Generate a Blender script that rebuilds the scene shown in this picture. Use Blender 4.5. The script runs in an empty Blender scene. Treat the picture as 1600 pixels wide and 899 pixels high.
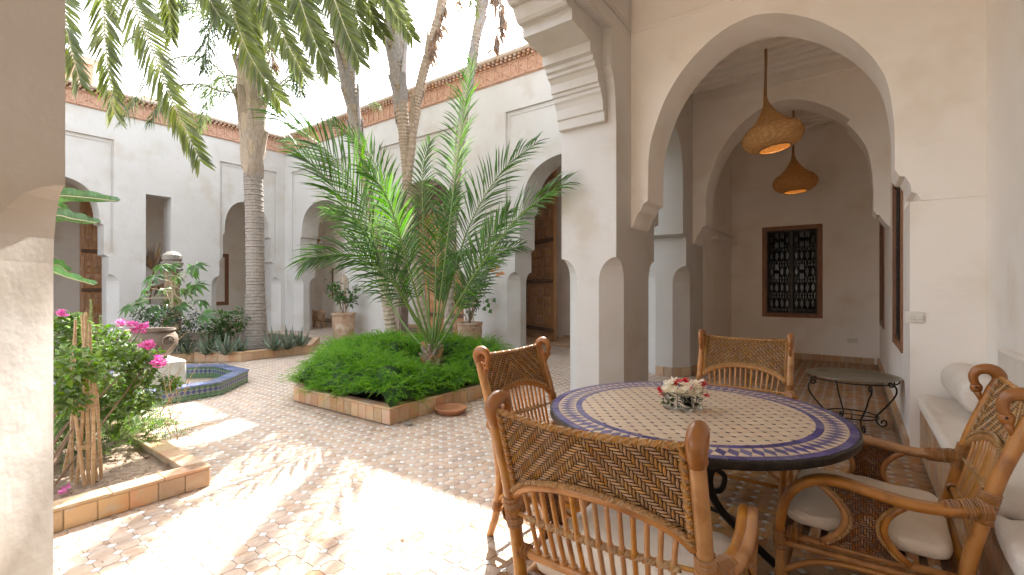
import bpy, bmesh, math, random
import numpy as np
from mathutils import Vector, Matrix, noise
from mathutils.geometry import tessellate_polygon
random.seed(7); np.random.seed(7)
R = math.radians; PI = math.pi
scene = bpy.context.scene
COL = scene.collection
# ------------------------------------------------------------------ camera, world, sun, exposure
EYE = 1.35; FPX = 725.0; YAW = R(36.3); SY = math.sin(YAW); CY = math.cos(YAW)
cam = bpy.data.cameras.new('camera'); cam.lens = 36 * FPX / 1600; cam.sensor_width = 36
cam.clip_start = .03; cam.clip_end = 500
camo = bpy.data.objects.new('camera', cam); camo.location = (0, 0, EYE); camo.rotation_euler = (R(90), 0, YAW)
COL.objects.link(camo); scene.camera = camo
SUN_EL = R(45.4); SUN_DIR = Vector((-.48 * math.cos(SUN_EL), .877 * math.cos(SUN_EL), math.sin(SUN_EL)))
world = bpy.data.worlds.new('World'); scene.world = world; world.use_nodes = True
wt = world.node_tree; bg = wt.nodes['Background']
sky = wt.nodes.new('ShaderNodeTexSky'); sky.sky_type = 'NISHITA'; sky.sun_disc = False
sky.sun_elevation = SUN_EL; sky.sun_rotation = math.atan2(SUN_DIR.x, SUN_DIR.y)
sky.air_density = 1.0; sky.dust_density = 4.0; sky.ozone_density = .6; sky.altitude = 400
hs = wt.nodes.new('ShaderNodeHueSaturation'); hs.inputs['Saturation'].default_value = .3
wt.links.new(sky.outputs[0], hs.inputs['Color']); wt.links.new(hs.outputs[0], bg.inputs['Color'])
bg.inputs['Strength'].default_value = .15
sl = bpy.data.lights.new('sun', 'SUN'); sl.energy = 2.6; sl.angle = R(.55); sl.color = (1, .95, .87)
so = bpy.data.objects.new('sun', sl); so.rotation_euler = SUN_DIR.to_track_quat('Z', 'Y').to_euler(); so.location = (-6, 9, 12)
COL.objects.link(so)
vs = scene.view_settings; vs.view_transform = 'Standard'; vs.look = 'None'; vs.exposure = 2.75; vs.gamma = 1.0
scene.cycles.use_denoising = True; scene.cycles.max_bounces = 16; scene.cycles.diffuse_bounces = 12
scene.cycles.glossy_bounces = 3; scene.cycles.transmission_bounces = 6; scene.cycles.transparent_max_bounces = 12
scene.cycles.sample_clamp_indirect = 8; scene.cycles.caustics_reflective = False; scene.cycles.caustics_refractive = False

# ------------------------------------------------------------------ helpers
def at(x, y, d):
    r = (x - 800) / FPX * d
    return Vector((r * CY - d * SY, r * SY + d * CY, EYE - (y - 450) / FPX * d))
def gr(x, y, z=0.0):
    return at(x, y, FPX * (EYE - z) / (y - 450))
def onX(x, y, X):
    t = (x - 800) / FPX; return at(x, y, X / (t * CY - SY))
def onY(x, y, Y):
    t = (x - 800) / FPX; return at(x, y, Y / (t * SY + CY))
def frame(T, up=None):
    T = Vector(T).normalized(); up = up or Vector((0, 0, 1))
    if abs(T.dot(up)) > .97: up = Vector((0, 1, 0)) if abs(T.y) < .9 else Vector((1, 0, 0))
    A = T.cross(up).normalized(); return A, A.cross(T).normalized()
def spline(P, n=6):
    P = [Vector(p) for p in P]; out = []
    for i in range(len(P) - 1):
        p0 = P[max(i - 1, 0)]; p1 = P[i]; p2 = P[i + 1]; p3 = P[min(i + 2, len(P) - 1)]
        for k in range(n):
            t = k / n
            out.append(.5 * ((2 * p1) + (p2 - p0) * t + (2 * p0 - 5 * p1 + 4 * p2 - p3) * t * t + (3 * p1 - p0 - 3 * p2 + p3) * t ** 3))
    out.append(P[-1]); return out
def lerp_list(L, m):
    out = []
    for k in range(m):
        f = k / (m - 1) * (len(L) - 1); i = min(int(f), len(L) - 2); out.append(L[i] + (L[i + 1] - L[i]) * (f - i))
    return out
class MB:
    def __init__(s): s.v = []; s.f = []
    def add(s, vs_, fs):
        o = len(s.v); s.v += [tuple(v) for v in vs_]; s.f += [tuple(i + o for i in f) for f in fs]; return s
    def box(s, x0, x1, y0, y1, z0, z1, b=0):
        if b <= 0:
            return s.add([(x0, y0, z0), (x1, y0, z0), (x1, y1, z0), (x0, y1, z0), (x0, y0, z1), (x1, y0, z1), (x1, y1, z1), (x0, y1, z1)],
                     [(3, 2, 1, 0), (4, 5, 6, 7), (0, 1, 5, 4), (1, 2, 6, 5), (2, 3, 7, 6), (3, 0, 4, 7)])
        cx, cy, cz = (x0 + x1) / 2, (y0 + y1) / 2, (z0 + z1) / 2; h = ((x1 - x0) / 2, (y1 - y0) / 2, (z1 - z0) / 2)
        V = []; idx = {}
        for ax in range(3):
            for sx in (-1, 1):
                for sy in (-1, 1):
                    for sz in (-1, 1):
                        q = [sx, sy, sz]; p = [q[k] * (h[k] - (0 if k == ax else b)) for k in range(3)]
                        idx[(ax, sx, sy, sz)] = len(V); V.append((cx + p[0], cy + p[1], cz + p[2]))
        F = []
        def quad(ids):
            c = Vector((0, 0, 0)); P = [Vector(V[i]) for i in ids]
            for p in P: c += p
            c /= len(P); n = (P[1] - P[0]).cross(P[2] - P[1])
            if n.dot(c - Vector((cx, cy, cz))) < 0: ids = ids[::-1]
            F.append(tuple(ids))
        S = (-1, 1)
        for a in S:
            quad([idx[(0, a, -1, -1)], idx[(0, a, 1, -1)], idx[(0, a, 1, 1)], idx[(0, a, -1, 1)]])
            quad([idx[(1, -1, a, -1)], idx[(1, 1, a, -1)], idx[(1, 1, a, 1)], idx[(1, -1, a, 1)]])
            quad([idx[(2, -1, -1, a)], idx[(2, 1, -1, a)], idx[(2, 1, 1, a)], idx[(2, -1, 1, a)]])
            for c in S:
                quad([idx[(0, a, c, -1)], idx[(0, a, c, 1)], idx[(1, a, c, 1)], idx[(1, a, c, -1)]])
                quad([idx[(0, a, -1, c)], idx[(0, a, 1, c)], idx[(2, a, 1, c)], idx[(2, a, -1, c)]])
                quad([idx[(1, -1, a, c)], idx[(1, 1, a, c)], idx[(2, 1, a, c)], idx[(2, -1, a, c)]])
                for e in S: quad([idx[(0, a, c, e)], idx[(1, a, c, e)], idx[(2, a, c, e)]])
        return s.add(V, F)
    def prism(s, poly, z0, z1, b=0):
        n = len(poly); V = [(x, y, z0) for x, y in poly] + [(x, y, z1 - b) for x, y in poly]
        F = [(i, (i + 1) % n, n + (i + 1) % n, n + i) for i in range(n)] + [tuple(range(n - 1, -1, -1))]
        if b > 0:
            cx = sum(p[0] for p in poly) / n; cy = sum(p[1] for p in poly) / n
            for x, y in poly:
                d = math.hypot(x - cx, y - cy) or 1; V.append((x - (x - cx) / d * b, y - (y - cy) / d * b, z1))
            F += [(n + i, n + (i + 1) % n, 2 * n + (i + 1) % n, 2 * n + i) for i in range(n)] + [tuple(range(2 * n, 3 * n))]
        else: F += [tuple(range(n, 2 * n))]
        return s.add(V, F)
    def tube(s, P, r, n=8, cap=True, up=None, flat=1.0):
        P = [Vector(p) for p in P]; m = len(P)
        rr = r if isinstance(r, (list, tuple)) else [r] * m
        if len(rr) != m: rr = lerp_list(list(rr), m)
        V = []; A = None
        for i in range(m):
            T = (P[min(i + 1, m - 1)] - P[max(i - 1, 0)])
            T = T.normalized() if T.length > 1e-9 else Vector((0, 0, 1))
            if A is None: A, B = frame(T, up)
            else:
                A = A - T * A.dot(T)
                A = A.normalized() if A.length > 1e-6 else frame(T)[0]
                B = A.cross(T)
            for k in range(n):
                a = 2 * PI * k / n; V.append(P[i] + (A * math.cos(a) + B * math.sin(a) * flat) * rr[i])
        F = [(i * n + k, i * n + (k + 1) % n, (i + 1) * n + (k + 1) % n, (i + 1) * n + k) for i in range(m - 1) for k in range(n)]
        if cap: F += [tuple(range(n - 1, -1, -1)), tuple(range((m - 1) * n, m * n))]
        return s.add(V, F)
    def lathe(s, prof, n=24, c=(0, 0, 0), cap=True, M=None):
        V = []
        for r_, z in prof:
            for k in range(n):
                a = 2 * PI * k / n; p = Vector((r_ * math.cos(a), r_ * math.sin(a), z))
                if M is not None: p = M @ p
                V.append(p + Vector(c))
        m = len(prof); F = [(i * n + k, i * n + (k + 1) % n, (i + 1) * n + (k + 1) % n, (i + 1) * n + k) for i in range(m - 1) for k in range(n)]
        if cap: F += [tuple(range(n - 1, -1, -1)), tuple(range((m - 1) * n, m * n))]
        return s.add(V, F)
    def ball(s, c, r, n=10, sq=(1, 1, 1)):
        prof = [(max(1e-4, r * math.sin(PI * i / (n // 2 + 2))), -r * math.cos(PI * i / (n // 2 + 2))) for i in range(n // 2 + 3)]
        M = Matrix.Diagonal(sq); return s.lathe(prof, n, c, M=M)
    def leaf(s, p, d, nrm, L, W, fold=.25, droop=.2):
        d = Vector(d).normalized(); nrm = Vector(nrm); sd = d.cross(nrm)
        sd = sd.normalized() if sd.length > 1e-4 else frame(d)[0]
        up = sd.cross(d); p = Vector(p); m = p + d * L * .45 - up * W * fold * .5
        t = p + d * L - up * L * droop
        return s.add([p, m + sd * W / 2 + up * W * fold, t, m - sd * W / 2 + up * W * fold, m], [(0, 4, 1), (4, 2, 1), (0, 3, 4), (4, 3, 2)])
    def build(s, name, mat, parent=None, world=True, smooth=False, loc=None):
        me = bpy.data.meshes.new(name); me.from_pydata(s.v, [], s.f); me.update()
        if mat is not None: me.materials.append(mat)
        if smooth: me.polygons.foreach_set('use_smooth', [True] * len(me.polygons))
        if smooth == 'auto':
            try: me.set_sharp_from_angle(angle=R(38))
            except Exception: pass
        return link(me, name, parent, world, loc)
def wl(o):
    v = Vector((0, 0, 0))
    while o is not None:
        v = v + o.location + o.matrix_parent_inverse.to_translation(); o = o.parent
    return v
def link(me, name, parent=None, world=True, loc=None):
    o = bpy.data.objects.new(name, me); COL.objects.link(o)
    if loc is not None: o.location = loc
    if parent is not None:
        o.parent = parent
        if world: o.matrix_parent_inverse = Matrix.Translation(-wl(parent))
    return o
def npmesh(name, V, F4, mat, parent=None, smooth=False):
    """V (n,3), F list of arrays (m,k)"""
    me = bpy.data.meshes.new(name); V = np.asarray(V, dtype=np.float32)
    me.vertices.add(len(V)); me.vertices.foreach_set('co', V.ravel())
    idx = np.concatenate([f.ravel() for f in F4]).astype(np.int32); cnt = np.concatenate([np.full(len(f), f.shape[1]) for f in F4])
    st = np.concatenate([[0], np.cumsum(cnt)[:-1]]).astype(np.int32)
    me.loops.add(len(idx)); me.loops.foreach_set('vertex_index', idx)
    me.polygons.add(len(cnt)); me.polygons.foreach_set('loop_start', st)
    if smooth: me.polygons.foreach_set('use_smooth', [True] * len(cnt))
    me.update(calc_edges=True); me.materials.append(mat)
    return link(me, name, parent)
def thing(name, label, cat, loc=(0, 0, 0), group=None, rz=0):
    o = bpy.data.objects.new(name, None); COL.objects.link(o); o.location = loc; o.rotation_euler = (0, 0, rz)
    o.empty_display_size = .1; o['label'] = label; o['category'] = cat
    if group: o['group'] = group
    return o
def tag(o, label, cat, group=None):
    o['label'] = label; o['category'] = cat
    if group: o['group'] = group
    return o
def kind(o, k, label=None):
    o['kind'] = k
    if label: o['label'] = label
    return o
def copy_tree(o, parent=None):
    c = o.copy(); COL.objects.link(c)
    if parent is not None: c.parent = parent; c.matrix_parent_inverse = o.matrix_parent_inverse.copy()
    for ch in list(KIDS.get(o.name, [])): copy_tree(ch, c)
    return c
KIDS = {}
def index_kids():
    KIDS.clear()
    for o in bpy.data.objects:
        if o.parent: KIDS.setdefault(o.parent.name, []).append(o)

# ------------------------------------------------------------------ materials
def mat(name, base, rough=.6, var=None, nscale=6, bump=0, bscale=40, metal=0, spec=.5, island=0.0, trans=0.0, cell=None, stain=None, coat=0, aniso=None, detail=3, wood=None):
    m = bpy.data.materials.new(name); m.use_nodes = True; nt = m.node_tree; N = nt.nodes; L = nt.links
    b = N['Principled BSDF']; b.inputs['Roughness'].default_value = rough; b.inputs['Metallic'].default_value = metal
    b.inputs['Specular IOR Level'].default_value = spec
    if coat: b.inputs['Coat Weight'].default_value = coat; b.inputs['Coat Roughness'].default_value = .15
    geo = N.new('ShaderNodeNewGeometry'); tc = N.new('ShaderNodeTexCoord')
    co = N.new('ShaderNodeMapping')
    L.new((tc.outputs['Object'] if wood == 'obj' else geo.outputs['Position']), co.inputs['Vector'])
    if aniso: co.inputs['Scale'].default_value = aniso
    col = N.new('ShaderNodeRGB'); col.outputs[0].default_value = (*base, 1); cur = col.outputs[0]
    def mix(fac, a, c2, typ='MIX'):
        x = N.new('ShaderNodeMix'); x.data_type = 'RGBA'; x.blend_type = typ
        if isinstance(fac, float): x.inputs[0].default_value = fac
        else: L.new(fac, x.inputs[0])
        L.new(a, x.inputs[6]) if not isinstance(a, tuple) else setattr(x.inputs[6], 'default_value', (*a, 1))
        L.new(c2, x.inputs[7]) if not isinstance(c2, tuple) else setattr(x.inputs[7], 'default_value', (*c2, 1))
        return x.outputs[2]
    def noi(sc, det=3, lo=.35, hi=.65):
        n = N.new('ShaderNodeTexNoise'); n.inputs['Scale'].default_value = sc; n.inputs['Detail'].default_value = det
        L.new(co.outputs[0], n.inputs['Vector']); mr = N.new('ShaderNodeMapRange')
        mr.inputs[1].default_value = lo; mr.inputs[2].default_value = hi; L.new(n.outputs[0], mr.inputs[0]); return mr.outputs[0]
    if var: cur = mix(noi(nscale, detail), cur, var)
    if island or cell:
        if cell:
            sn = N.new('ShaderNodeVectorMath'); sn.operation = 'SNAP'; sn.inputs[1].default_value = (cell[0], cell[0], 50)
            ad = N.new('ShaderNodeVectorMath'); ad.operation = 'ADD'; ad.inputs[1].default_value = cell[1]
            L.new(geo.outputs['Position'], ad.inputs[0]); L.new(ad.outputs[0], sn.inputs[0])
            wn = N.new('ShaderNodeTexWhiteNoise'); L.new(sn.outputs[0], wn.inputs[0]); rnd = wn.outputs['Value']; rcol = wn.outputs['Color']
        else:
            oi = N.new('ShaderNodeObjectInfo'); ma = N.new('ShaderNodeMath'); ma.operation = 'ADD'
            L.new(geo.outputs['Random Per Island'], ma.inputs[0]); L.new(oi.outputs['Random'], ma.inputs[1])
            wn = N.new('ShaderNodeTexWhiteNoise'); wn.noise_dimensions = '1D'; L.new(ma.outputs[0], wn.inputs['W']); rnd = wn.outputs['Value']; rcol = wn.outputs['Color']
        h = N.new('ShaderNodeHueSaturation'); L.new(cur, h.inputs['Color'])
        s3 = N.new('ShaderNodeSeparateColor'); L.new(rcol, s3.inputs[0]); amt = island if not cell else cell[2]
        for k, (inp, lo, hi) in enumerate((('Value', 1 - amt, 1 + amt), ('Hue', .5 - amt * .035, .5 + amt * .03), ('Saturation', 1 - amt * 1.2, 1 + amt * .7))):
            mr = N.new('ShaderNodeMapRange'); mr.inputs[3].default_value = lo; mr.inputs[4].default_value = hi
            L.new(s3.outputs[k], mr.inputs[0]); L.new(mr.outputs[0], h.inputs[inp])
        cur = h.outputs[0]
    if stain: cur = mix(noi(stain[1], 6, .52, .72), cur, stain[0])
    L.new(cur, b.inputs['Base Color'])
    if bump:
        n = N.new('ShaderNodeTexNoise'); n.inputs['Scale'].default_value = bscale; n.inputs['Detail'].default_value = 5
        L.new(co.outputs[0], n.inputs['Vector']); bp = N.new('ShaderNodeBump'); bp.inputs['Strength'].default_value = bump; bp.inputs['Distance'].default_value = .01
        L.new(n.outputs[0], bp.inputs['Height']); L.new(bp.outputs[0], b.inputs['Normal'])
    if trans:
        t = N.new('ShaderNodeBsdfTranslucent'); ms = N.new('ShaderNodeMixShader'); ms.inputs[0].default_value = trans
        g2 = N.new('ShaderNodeHueSaturation'); g2.inputs['Saturation'].default_value = 1.1; g2.inputs['Value'].default_value = 1.7
        L.new(cur, g2.inputs['Color']); L.new(g2.outputs[0], t.inputs['Color'])
        L.new(b.outputs[0], ms.inputs[1]); L.new(t.outputs[0], ms.inputs[2]); L.new(ms.outputs[0], N['Material Output'].inputs[0])
    return m
M = {}
M['plaster'] = mat('lime_plaster', (.61, .595, .575), .75, (.565, .548, .52), 1.1, .8, 7, stain=((.53, .49, .435), 1.9))
M['plaster_in'] = mat('gallery_plaster', (.92, .882, .835), .7, (.885, .84, .785), 1.4, .8, 6, stain=((.83, .765, .68), 2.1))
M['render_grey'] = mat('fountain_plinth_render', (.72, .70, .66), .85, (.60, .57, .52), 9, .6, 30)
M['octa'] = mat('terracotta_paver', (.44, .305, .215), .6, (.48, .37, .285), 9, .35, 40, cell=(.1047, (.1047 * .5 + 0, 0, 10), .15), stain=((.54, .46, .38), 14))
M['octa_in'] = mat('sealed_terracotta_paver', (.32, .16, .065), .5, (.39, .22, .10), 9, .2, 60, cell=(.1047, (.1047 * .5 + 0, 0, 10), .24), stain=((.30, .18, .10), 12))  # gallery floor pavers, darker and browner than the courtyard ones
M['dotw'] = mat('white_inset_tile', (.70, .69, .66), .5, (.66, .67, .66), 8, .1, 60, island=.06)
M['joint'] = mat('floor_joint_mortar', (.36, .29, .22), .9, (.27, .215, .16), 7, .5, 60)
M['kerb'] = mat('kerb_brick_tile', (.52, .375, .225), .55, (.53, .30, .165), 5, .4, 40, island=.16, stain=((.50, .40, .28), 13))
M['mortar'] = mat('kerb_mortar', (.47, .38, .28), .9, (.38, .3, .22), 12, .5, 60)
M['soil'] = mat('dry_soil', (.40, .30, .22), .95, (.24, .17, .12), 24, 1, 50)
M['soil_dark'] = mat('dark_soil', (.12, .085, .055), .95, (.07, .05, .035), 14, 1, 50)
M['terra'] = mat('terracotta_pot', (.43, .275, .175), .75, (.49, .35, .245), 6, .4, 30, stain=((.64, .54, .44), 5))
M['terra_red'] = mat('terracotta_saucer', (.45, .19, .09), .6, (.5, .25, .13), 8, .3, 30)
M['urn'] = mat('weathered_urn', (.14, .10, .075), .8, (.21, .165, .13), 7, .5, 30, stain=((.22, .15, .1), 5))
M['frieze'] = mat('frieze_terracotta', (.52, .31, .21), .85, (.58, .38, .28), 6, .6, 30, stain=((.48, .27, .18), 6))
M['coping'] = mat('coping_mortar', (.55, .44, .36), .85, (.47, .37, .29), 5, .6, 20)
M['brick'] = mat('dentil_brick', (.45, .26, .16), .85, (.52, .33, .23), 9, .4, 30, island=.2)
M['door'] = mat('carved_door_wood', (.42, .21, .095), .5, (.52, .29, .14), 5, .4, 60, aniso=(6, 6, .7), island=.14, stain=((.22, .10, .045), 4))
M['door_dark'] = mat('dark_iron_band', (.10, .06, .04), .6, (.17, .09, .05), 12, .4, 50)
M['frame'] = mat('window_frame_wood', (.22, .095, .045), .45, (.30, .14, .07), 6, .3, 60, aniso=(8, 8, 1))
M['iron'] = mat('black_wrought_iron', (.018, .015, .013), .42, (.035, .028, .024), 30, .2, 80, metal=.5)
M['glass'] = mat('dark_window_glass', (.012, .012, .014), .12, spec=.35)
M['rattan'] = mat('varnished_cane', (.36, .145, .028), .34, (.47, .215, .05), 9, .2, 50, aniso=(1, 1, 1), coat=.25, island=.12, stain=((.26, .095, .022), 13), wood='obj')
M['swan'] = mat('carved_swan_wood', (.24, .088, .016), .34, (.33, .125, .03), 9, .08, 60, coat=.25, wood='obj')
M['weave'] = mat('woven_cane', (.33, .165, .05), .4, (.43, .245, .085), 12, .2, 90, island=.2, wood='obj')
M['binding'] = mat('cane_binding', (.29, .125, .032), .4, (.38, .18, .055), 12, .2, 90, island=.15, wood='obj')
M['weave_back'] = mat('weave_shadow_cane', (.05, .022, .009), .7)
M['weave_dark'] = mat('dark_woven_cane', (.19, .075, .024), .45, (.30, .13, .045), 12, .2, 90, island=.3, wood='obj')
M['cloth'] = mat('cream_cushion_cotton', (.74, .66, .575), .9, (.69, .61, .525), 9, .35, 160)
M['canvas'] = mat('white_canvas', (.76, .70, .63), .9, (.72, .655, .585), 7, .5, 50)
M['cream'] = mat('mosaic_cream', (.58, .45, .33), .3, (.62, .495, .37), 8, .1, 60, island=.05, stain=((.62, .46, .32), 6))
M['dotd'] = mat('mosaic_dark', (.075, .045, .075), .3, island=.3)
M['purple'] = mat('mosaic_purple', (.075, .062, .19), .28, (.11, .095, .25), 14, .1, 60, island=.25)
M['grout'] = mat('mosaic_grout', (.58, .46, .34), .8)
M['tray'] = mat('tinned_brass_tray', (.42, .41, .34), .3, (.33, .31, .24), 10, .25, 35, metal=.85)
M['lamp'] = mat('wicker_lampshade', (.40, .235, .095), .6, (.30, .16, .055), 30, .35, 90, trans=.05)
M['lamp_pale'] = mat('straw_lampshade', (.47, .31, .14), .6, (.37, .22, .09), 30, .35, 90, trans=.05)
M['dot_in'] = mat('worn_white_inset', (.50, .47, .43), .5, (.42, .385, .34), 8, .1, 60, island=.08)  # darker version of the white inset colour, used on the gallery floor
M['lamp_cord'] = mat('wrapped_lamp_cord', (.28, .14, .06), .7)
M['bark'] = mat('ringed_palm_bark', (.40, .35, .315), .9, (.31, .265, .23), 16, .9, 40, island=.12, aniso=(1, 1, 2))
M['sheath'] = mat('dry_palm_sheath', (.48, .39, .31), .85, (.35, .275, .215), 9, .7, 40, island=.18, aniso=(5, 5, 1))
M['sheath_grey'] = mat('grey_palm_sheath', (.46, .42, .405), .85, (.33, .30, .29), 9, .7, 40, island=.18, aniso=(5, 5, 1))
M['date'] = mat('date_palm_leaflet', (.06, .125, .03), .42, (.085, .165, .04), 3, 0, island=.32, trans=.42, spec=.25)
M['date_hang'] = mat('hanging_frond_leaflet', (.115, .145, .04), .45, (.155, .18, .055), 3, 0, island=.28, trans=.3, spec=.25)
M['queen'] = mat('feather_palm_leaflet', (.085, .13, .04), .5, (.12, .16, .055), 3, 0, island=.3, trans=.35)
M['rachis'] = mat('frond_midrib', (.12, .21, .045), .5, (.19, .27, .07), 3)
M['rachis_pale'] = mat('pale_frond_midrib', (.42, .38, .22), .5, (.46, .40, .26), 3)
M['fern'] = mat('asparagus_fern', (.09, .235, .02), .5, (.18, .34, .035), 9, 0, trans=.42, spec=.25)
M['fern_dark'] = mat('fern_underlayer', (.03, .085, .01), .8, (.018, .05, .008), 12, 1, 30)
M['leaf'] = mat('shrub_leaf', (.11, .205, .033), .4, (.17, .28, .05), 4, 0, island=.35, trans=.3)
M['leaf_dark'] = mat('dark_shrub_leaf', (.025, .05, .018), .4, (.04, .07, .025), 4, 0, island=.3, trans=.12)
M['leaf_mid'] = mat('glossy_green_leaf', (.05, .125, .025), .36, (.085, .175, .035), 4, 0, island=.3, trans=.25)
M['banana'] = mat('banana_leaf', (.05, .13, .03), .4, (.09, .19, .05), 14, .5, 50, aniso=(1, 6, 1), trans=.15)
M['agave'] = mat('agave_leaf', (.10, .15, .10), .5, (.15, .20, .14), 6, .1, 40, island=.2)
M['magenta'] = mat('bougainvillea_bract', (.58, .10, .36), .6, (.70, .26, .52), 40, 0, island=.2, trans=.35)
M['orange'] = mat('orange_blossom', (.75, .38, .10), .6, island=.25, trans=.3)
M['red'] = mat('red_petal', (.62, .015, .02), .5, island=.25, trans=.2)
M['white'] = mat('white_petal', (.80, .78, .70), .6, island=.1, trans=.3)
M['spike'] = mat('foxtail_spike', (.36, .42, .20), .7, island=.2, trans=.2)
M['stake'] = mat('bamboo_stake', (.56, .40, .24), .6, (.44, .28, .15), 12, .4, 60, aniso=(1, 1, 5))
M['twig'] = mat('woody_twig', (.30, .21, .14), .85, (.20, .13, .08), 12)
M['dead'] = mat('dead_frond', (.36, .25, .17), .85, (.27, .18, .12), 9, 0, island=.3, trans=.15)
M['dead_dark'] = mat('dried_fan_leaf', (.21, .12, .055), .8, island=.3)
M['redtile'] = mat('red_floor_tile', (.42, .13, .075), .45, (.5, .2, .12), 8, .2, 50, island=.12)
M['plastic'] = mat('white_plastic', (.72, .69, .64), .35)
M['stone'] = mat('grey_stone', (.30, .265, .23), .7, (.2, .175, .15), 14, .6, 40, wood='obj')
M['blue_rim'] = mat('blue_glazed_tile', (.12, .15, .31), .2, (.22, .26, .40), 16, .1, 60, island=.2)
M['pool'] = mat('fountain_water', (.06, .11, .13), .06, spec=.7)
def zellige():
    m = bpy.data.materials.new('zellige_mosaic'); m.use_nodes = True; nt = m.node_tree; N = nt.nodes; L = nt.links; b = N['Principled BSDF']
    uv = N.new('ShaderNodeTexCoord'); sp = N.new('ShaderNodeSeparateXYZ'); L.new(uv.outputs['UV'], sp.inputs[0])
    def mth(op, a, c=None):
        x = N.new('ShaderNodeMath'); x.operation = op
        for i, q in enumerate((a, c)):
            if q is None: continue
            if isinstance(q, (int, float)): x.inputs[i].default_value = q
            else: L.new(q, x.inputs[i])
        return x.outputs[0]
    U = sp.outputs[0]; V = sp.outputs[1]   # metres
    def dia(px_, py_, oy, size):
        a = mth('ABSOLUTE', mth('SUBTRACT', mth('FRACT', mth('DIVIDE', U, px_)), .5)); a = mth('MULTIPLY', a, px_ / size)
        c = mth('ABSOLUTE', mth('DIVIDE', mth('SUBTRACT', V, oy), py_)); return mth('LESS_THAN', mth('ADD', a, c), 1)
    def mixc(f, a, c):
        x = N.new('ShaderNodeMix'); x.data_type = 'RGBA'; L.new(f, x.inputs[0])
        for i, q in ((6, a), (7, c)):
            if isinstance(q, tuple): x.inputs[i].default_value = (*q, 1)
            else: L.new(q, x.inputs[i])
        return x.outputs[2]
    n = N.new('ShaderNodeTexWhiteNoise'); sn = N.new('ShaderNodeVectorMath'); sn.operation = 'SNAP'; sn.inputs[1].default_value = (.018, .018, 1); L.new(uv.outputs['UV'], sn.inputs[0]); L.new(sn.outputs[0], n.inputs[0])
    cur = mixc(n.outputs[0], (.07, .17, .08), (.13, .25, .14))
    band = mth('LESS_THAN', mth('ABSOLUTE', mth('SUBTRACT', V, .095)), .028)
    cur = mixc(band, cur, (.20, .24, .26))
    cur = mixc(dia(.06, .03, .095, .028), cur, (.045, .06, .20))
    cur = mixc(dia(.06, .010, .14, .012), cur, (.02, .03, .03)); cur = mixc(dia(.06, .010, .05, .012), cur, (.02, .03, .03))
    for p in (.02,):
        j = mth('LESS_THAN', mth('FRACT', mth('DIVIDE', U, p)), .09); j2 = mth('LESS_THAN', mth('FRACT', mth('DIVIDE', V, p)), .09)
        cur = mixc(mth('MULTIPLY', mth('MAXIMUM', j, j2), .35), cur, (.35, .36, .32))
    L.new(cur, b.inputs['Base Color']); b.inputs['Roughness'].default_value = .22
    return m
M['zellige'] = zellige()
# ------------------------------------------------------------------ architecture helpers
def slab(polys_out, holes, axis, p0, p1, mb=None):
    """extrude a polygon (a,z) with holes between planes p0..p1 of the axis ('X': a=Y, 'Y': a=X)"""
    mb = mb or MB(); loops = [[Vector((a, z, 0)) for a, z in polys_out]] + [[Vector((a, z, 0)) for a, z in h] for h in holes]
    tris = tessellate_polygon(loops); flat = [p for l in loops for p in l]
    P = (lambda a, z, p: (p, a, z)) if axis == 'X' else (lambda a, z, p: (a, p, z))
    n = len(flat); V = [P(p.x, p.y, p0) for p in flat] + [P(p.x, p.y, p1) for p in flat]; F = []
    for t in tris: F.append(tuple(t)); F.append(tuple(i + n for i in reversed(t)))
    o = 0
    for l in loops:
        k = len(l)
        for i in range(k): F.append((o + i, o + (i + 1) % k, n + o + (i + 1) % k, n + o + i))
        o += k
    return mb.add(V, F)
def fixn(o):
    bm = bmesh.new(); bm.from_mesh(o.data); bmesh.ops.remove_doubles(bm, verts=bm.verts, dist=1e-5); bmesh.ops.recalc_face_normals(bm, faces=bm.faces)
    bm.to_mesh(o.data); bm.free(); return o
def pier(x0, x1, y0, y1, z1=1.67, z0=0.0, c=.2, corners=(1, 1, 1, 1), mb=None):
    mb = mb or MB(); lv = [(z0, 1.0), (z1 - .24, 1.0)] + [(z1 - .24 + .24 * math.sin(a), math.cos(a)) for a in (.35, .7, 1.0, 1.25, 1.42)] + [(z1, .0)]
    V = []
    for z, k in lv:
        q = [max(c * k * s, .0008) for s in corners]
        V += [(x0 + q[0], y0, z), (x1 - q[1], y0, z), (x1, y0 + q[1], z), (x1, y1 - q[2], z), (x1 - q[2], y1, z), (x0 + q[3], y1, z), (x0, y1 - q[3], z), (x0, y0 + q[0], z)]
    F = [(i * 8 + k, i * 8 + (k + 1) % 8, (i + 1) * 8 + (k + 1) % 8, (i + 1) * 8 + k) for i in range(len(lv) - 1) for k in range(8)]
    return mb.add(V, F)
def arch_profile(c, w, z_low=1.67, apex=3.9, spring=2.98, steps=((.16, 2.10), (.08, 2.86)), pw=2.35, n=14):
    """points from the left jamb over the arch to the right jamb; jamb half width is w + steps"""
    r = [(w + steps[0][0], z_low), (w + steps[0][0], steps[0][1]), (w + steps[1][0], steps[0][1] + .05), (w + steps[1][0], steps[1][1]), (w, steps[1][1] + .04), (w, spring)]
    for i in range(1, n + 1):
        a = PI / 2 * i / n; r.append((w * (math.cos(a) ** (2 / pw)) * (1 + .0 * i), spring + (apex - spring) * (math.sin(a) ** (2 / pw))))
    r = [(x, z) for x, z in r]
    right = [(c + x, z) for x, z in r]; left = [(c - x, z) for x, z in r[:-1]]
    return left + right[::-1]
TOP = 5.58
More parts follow.
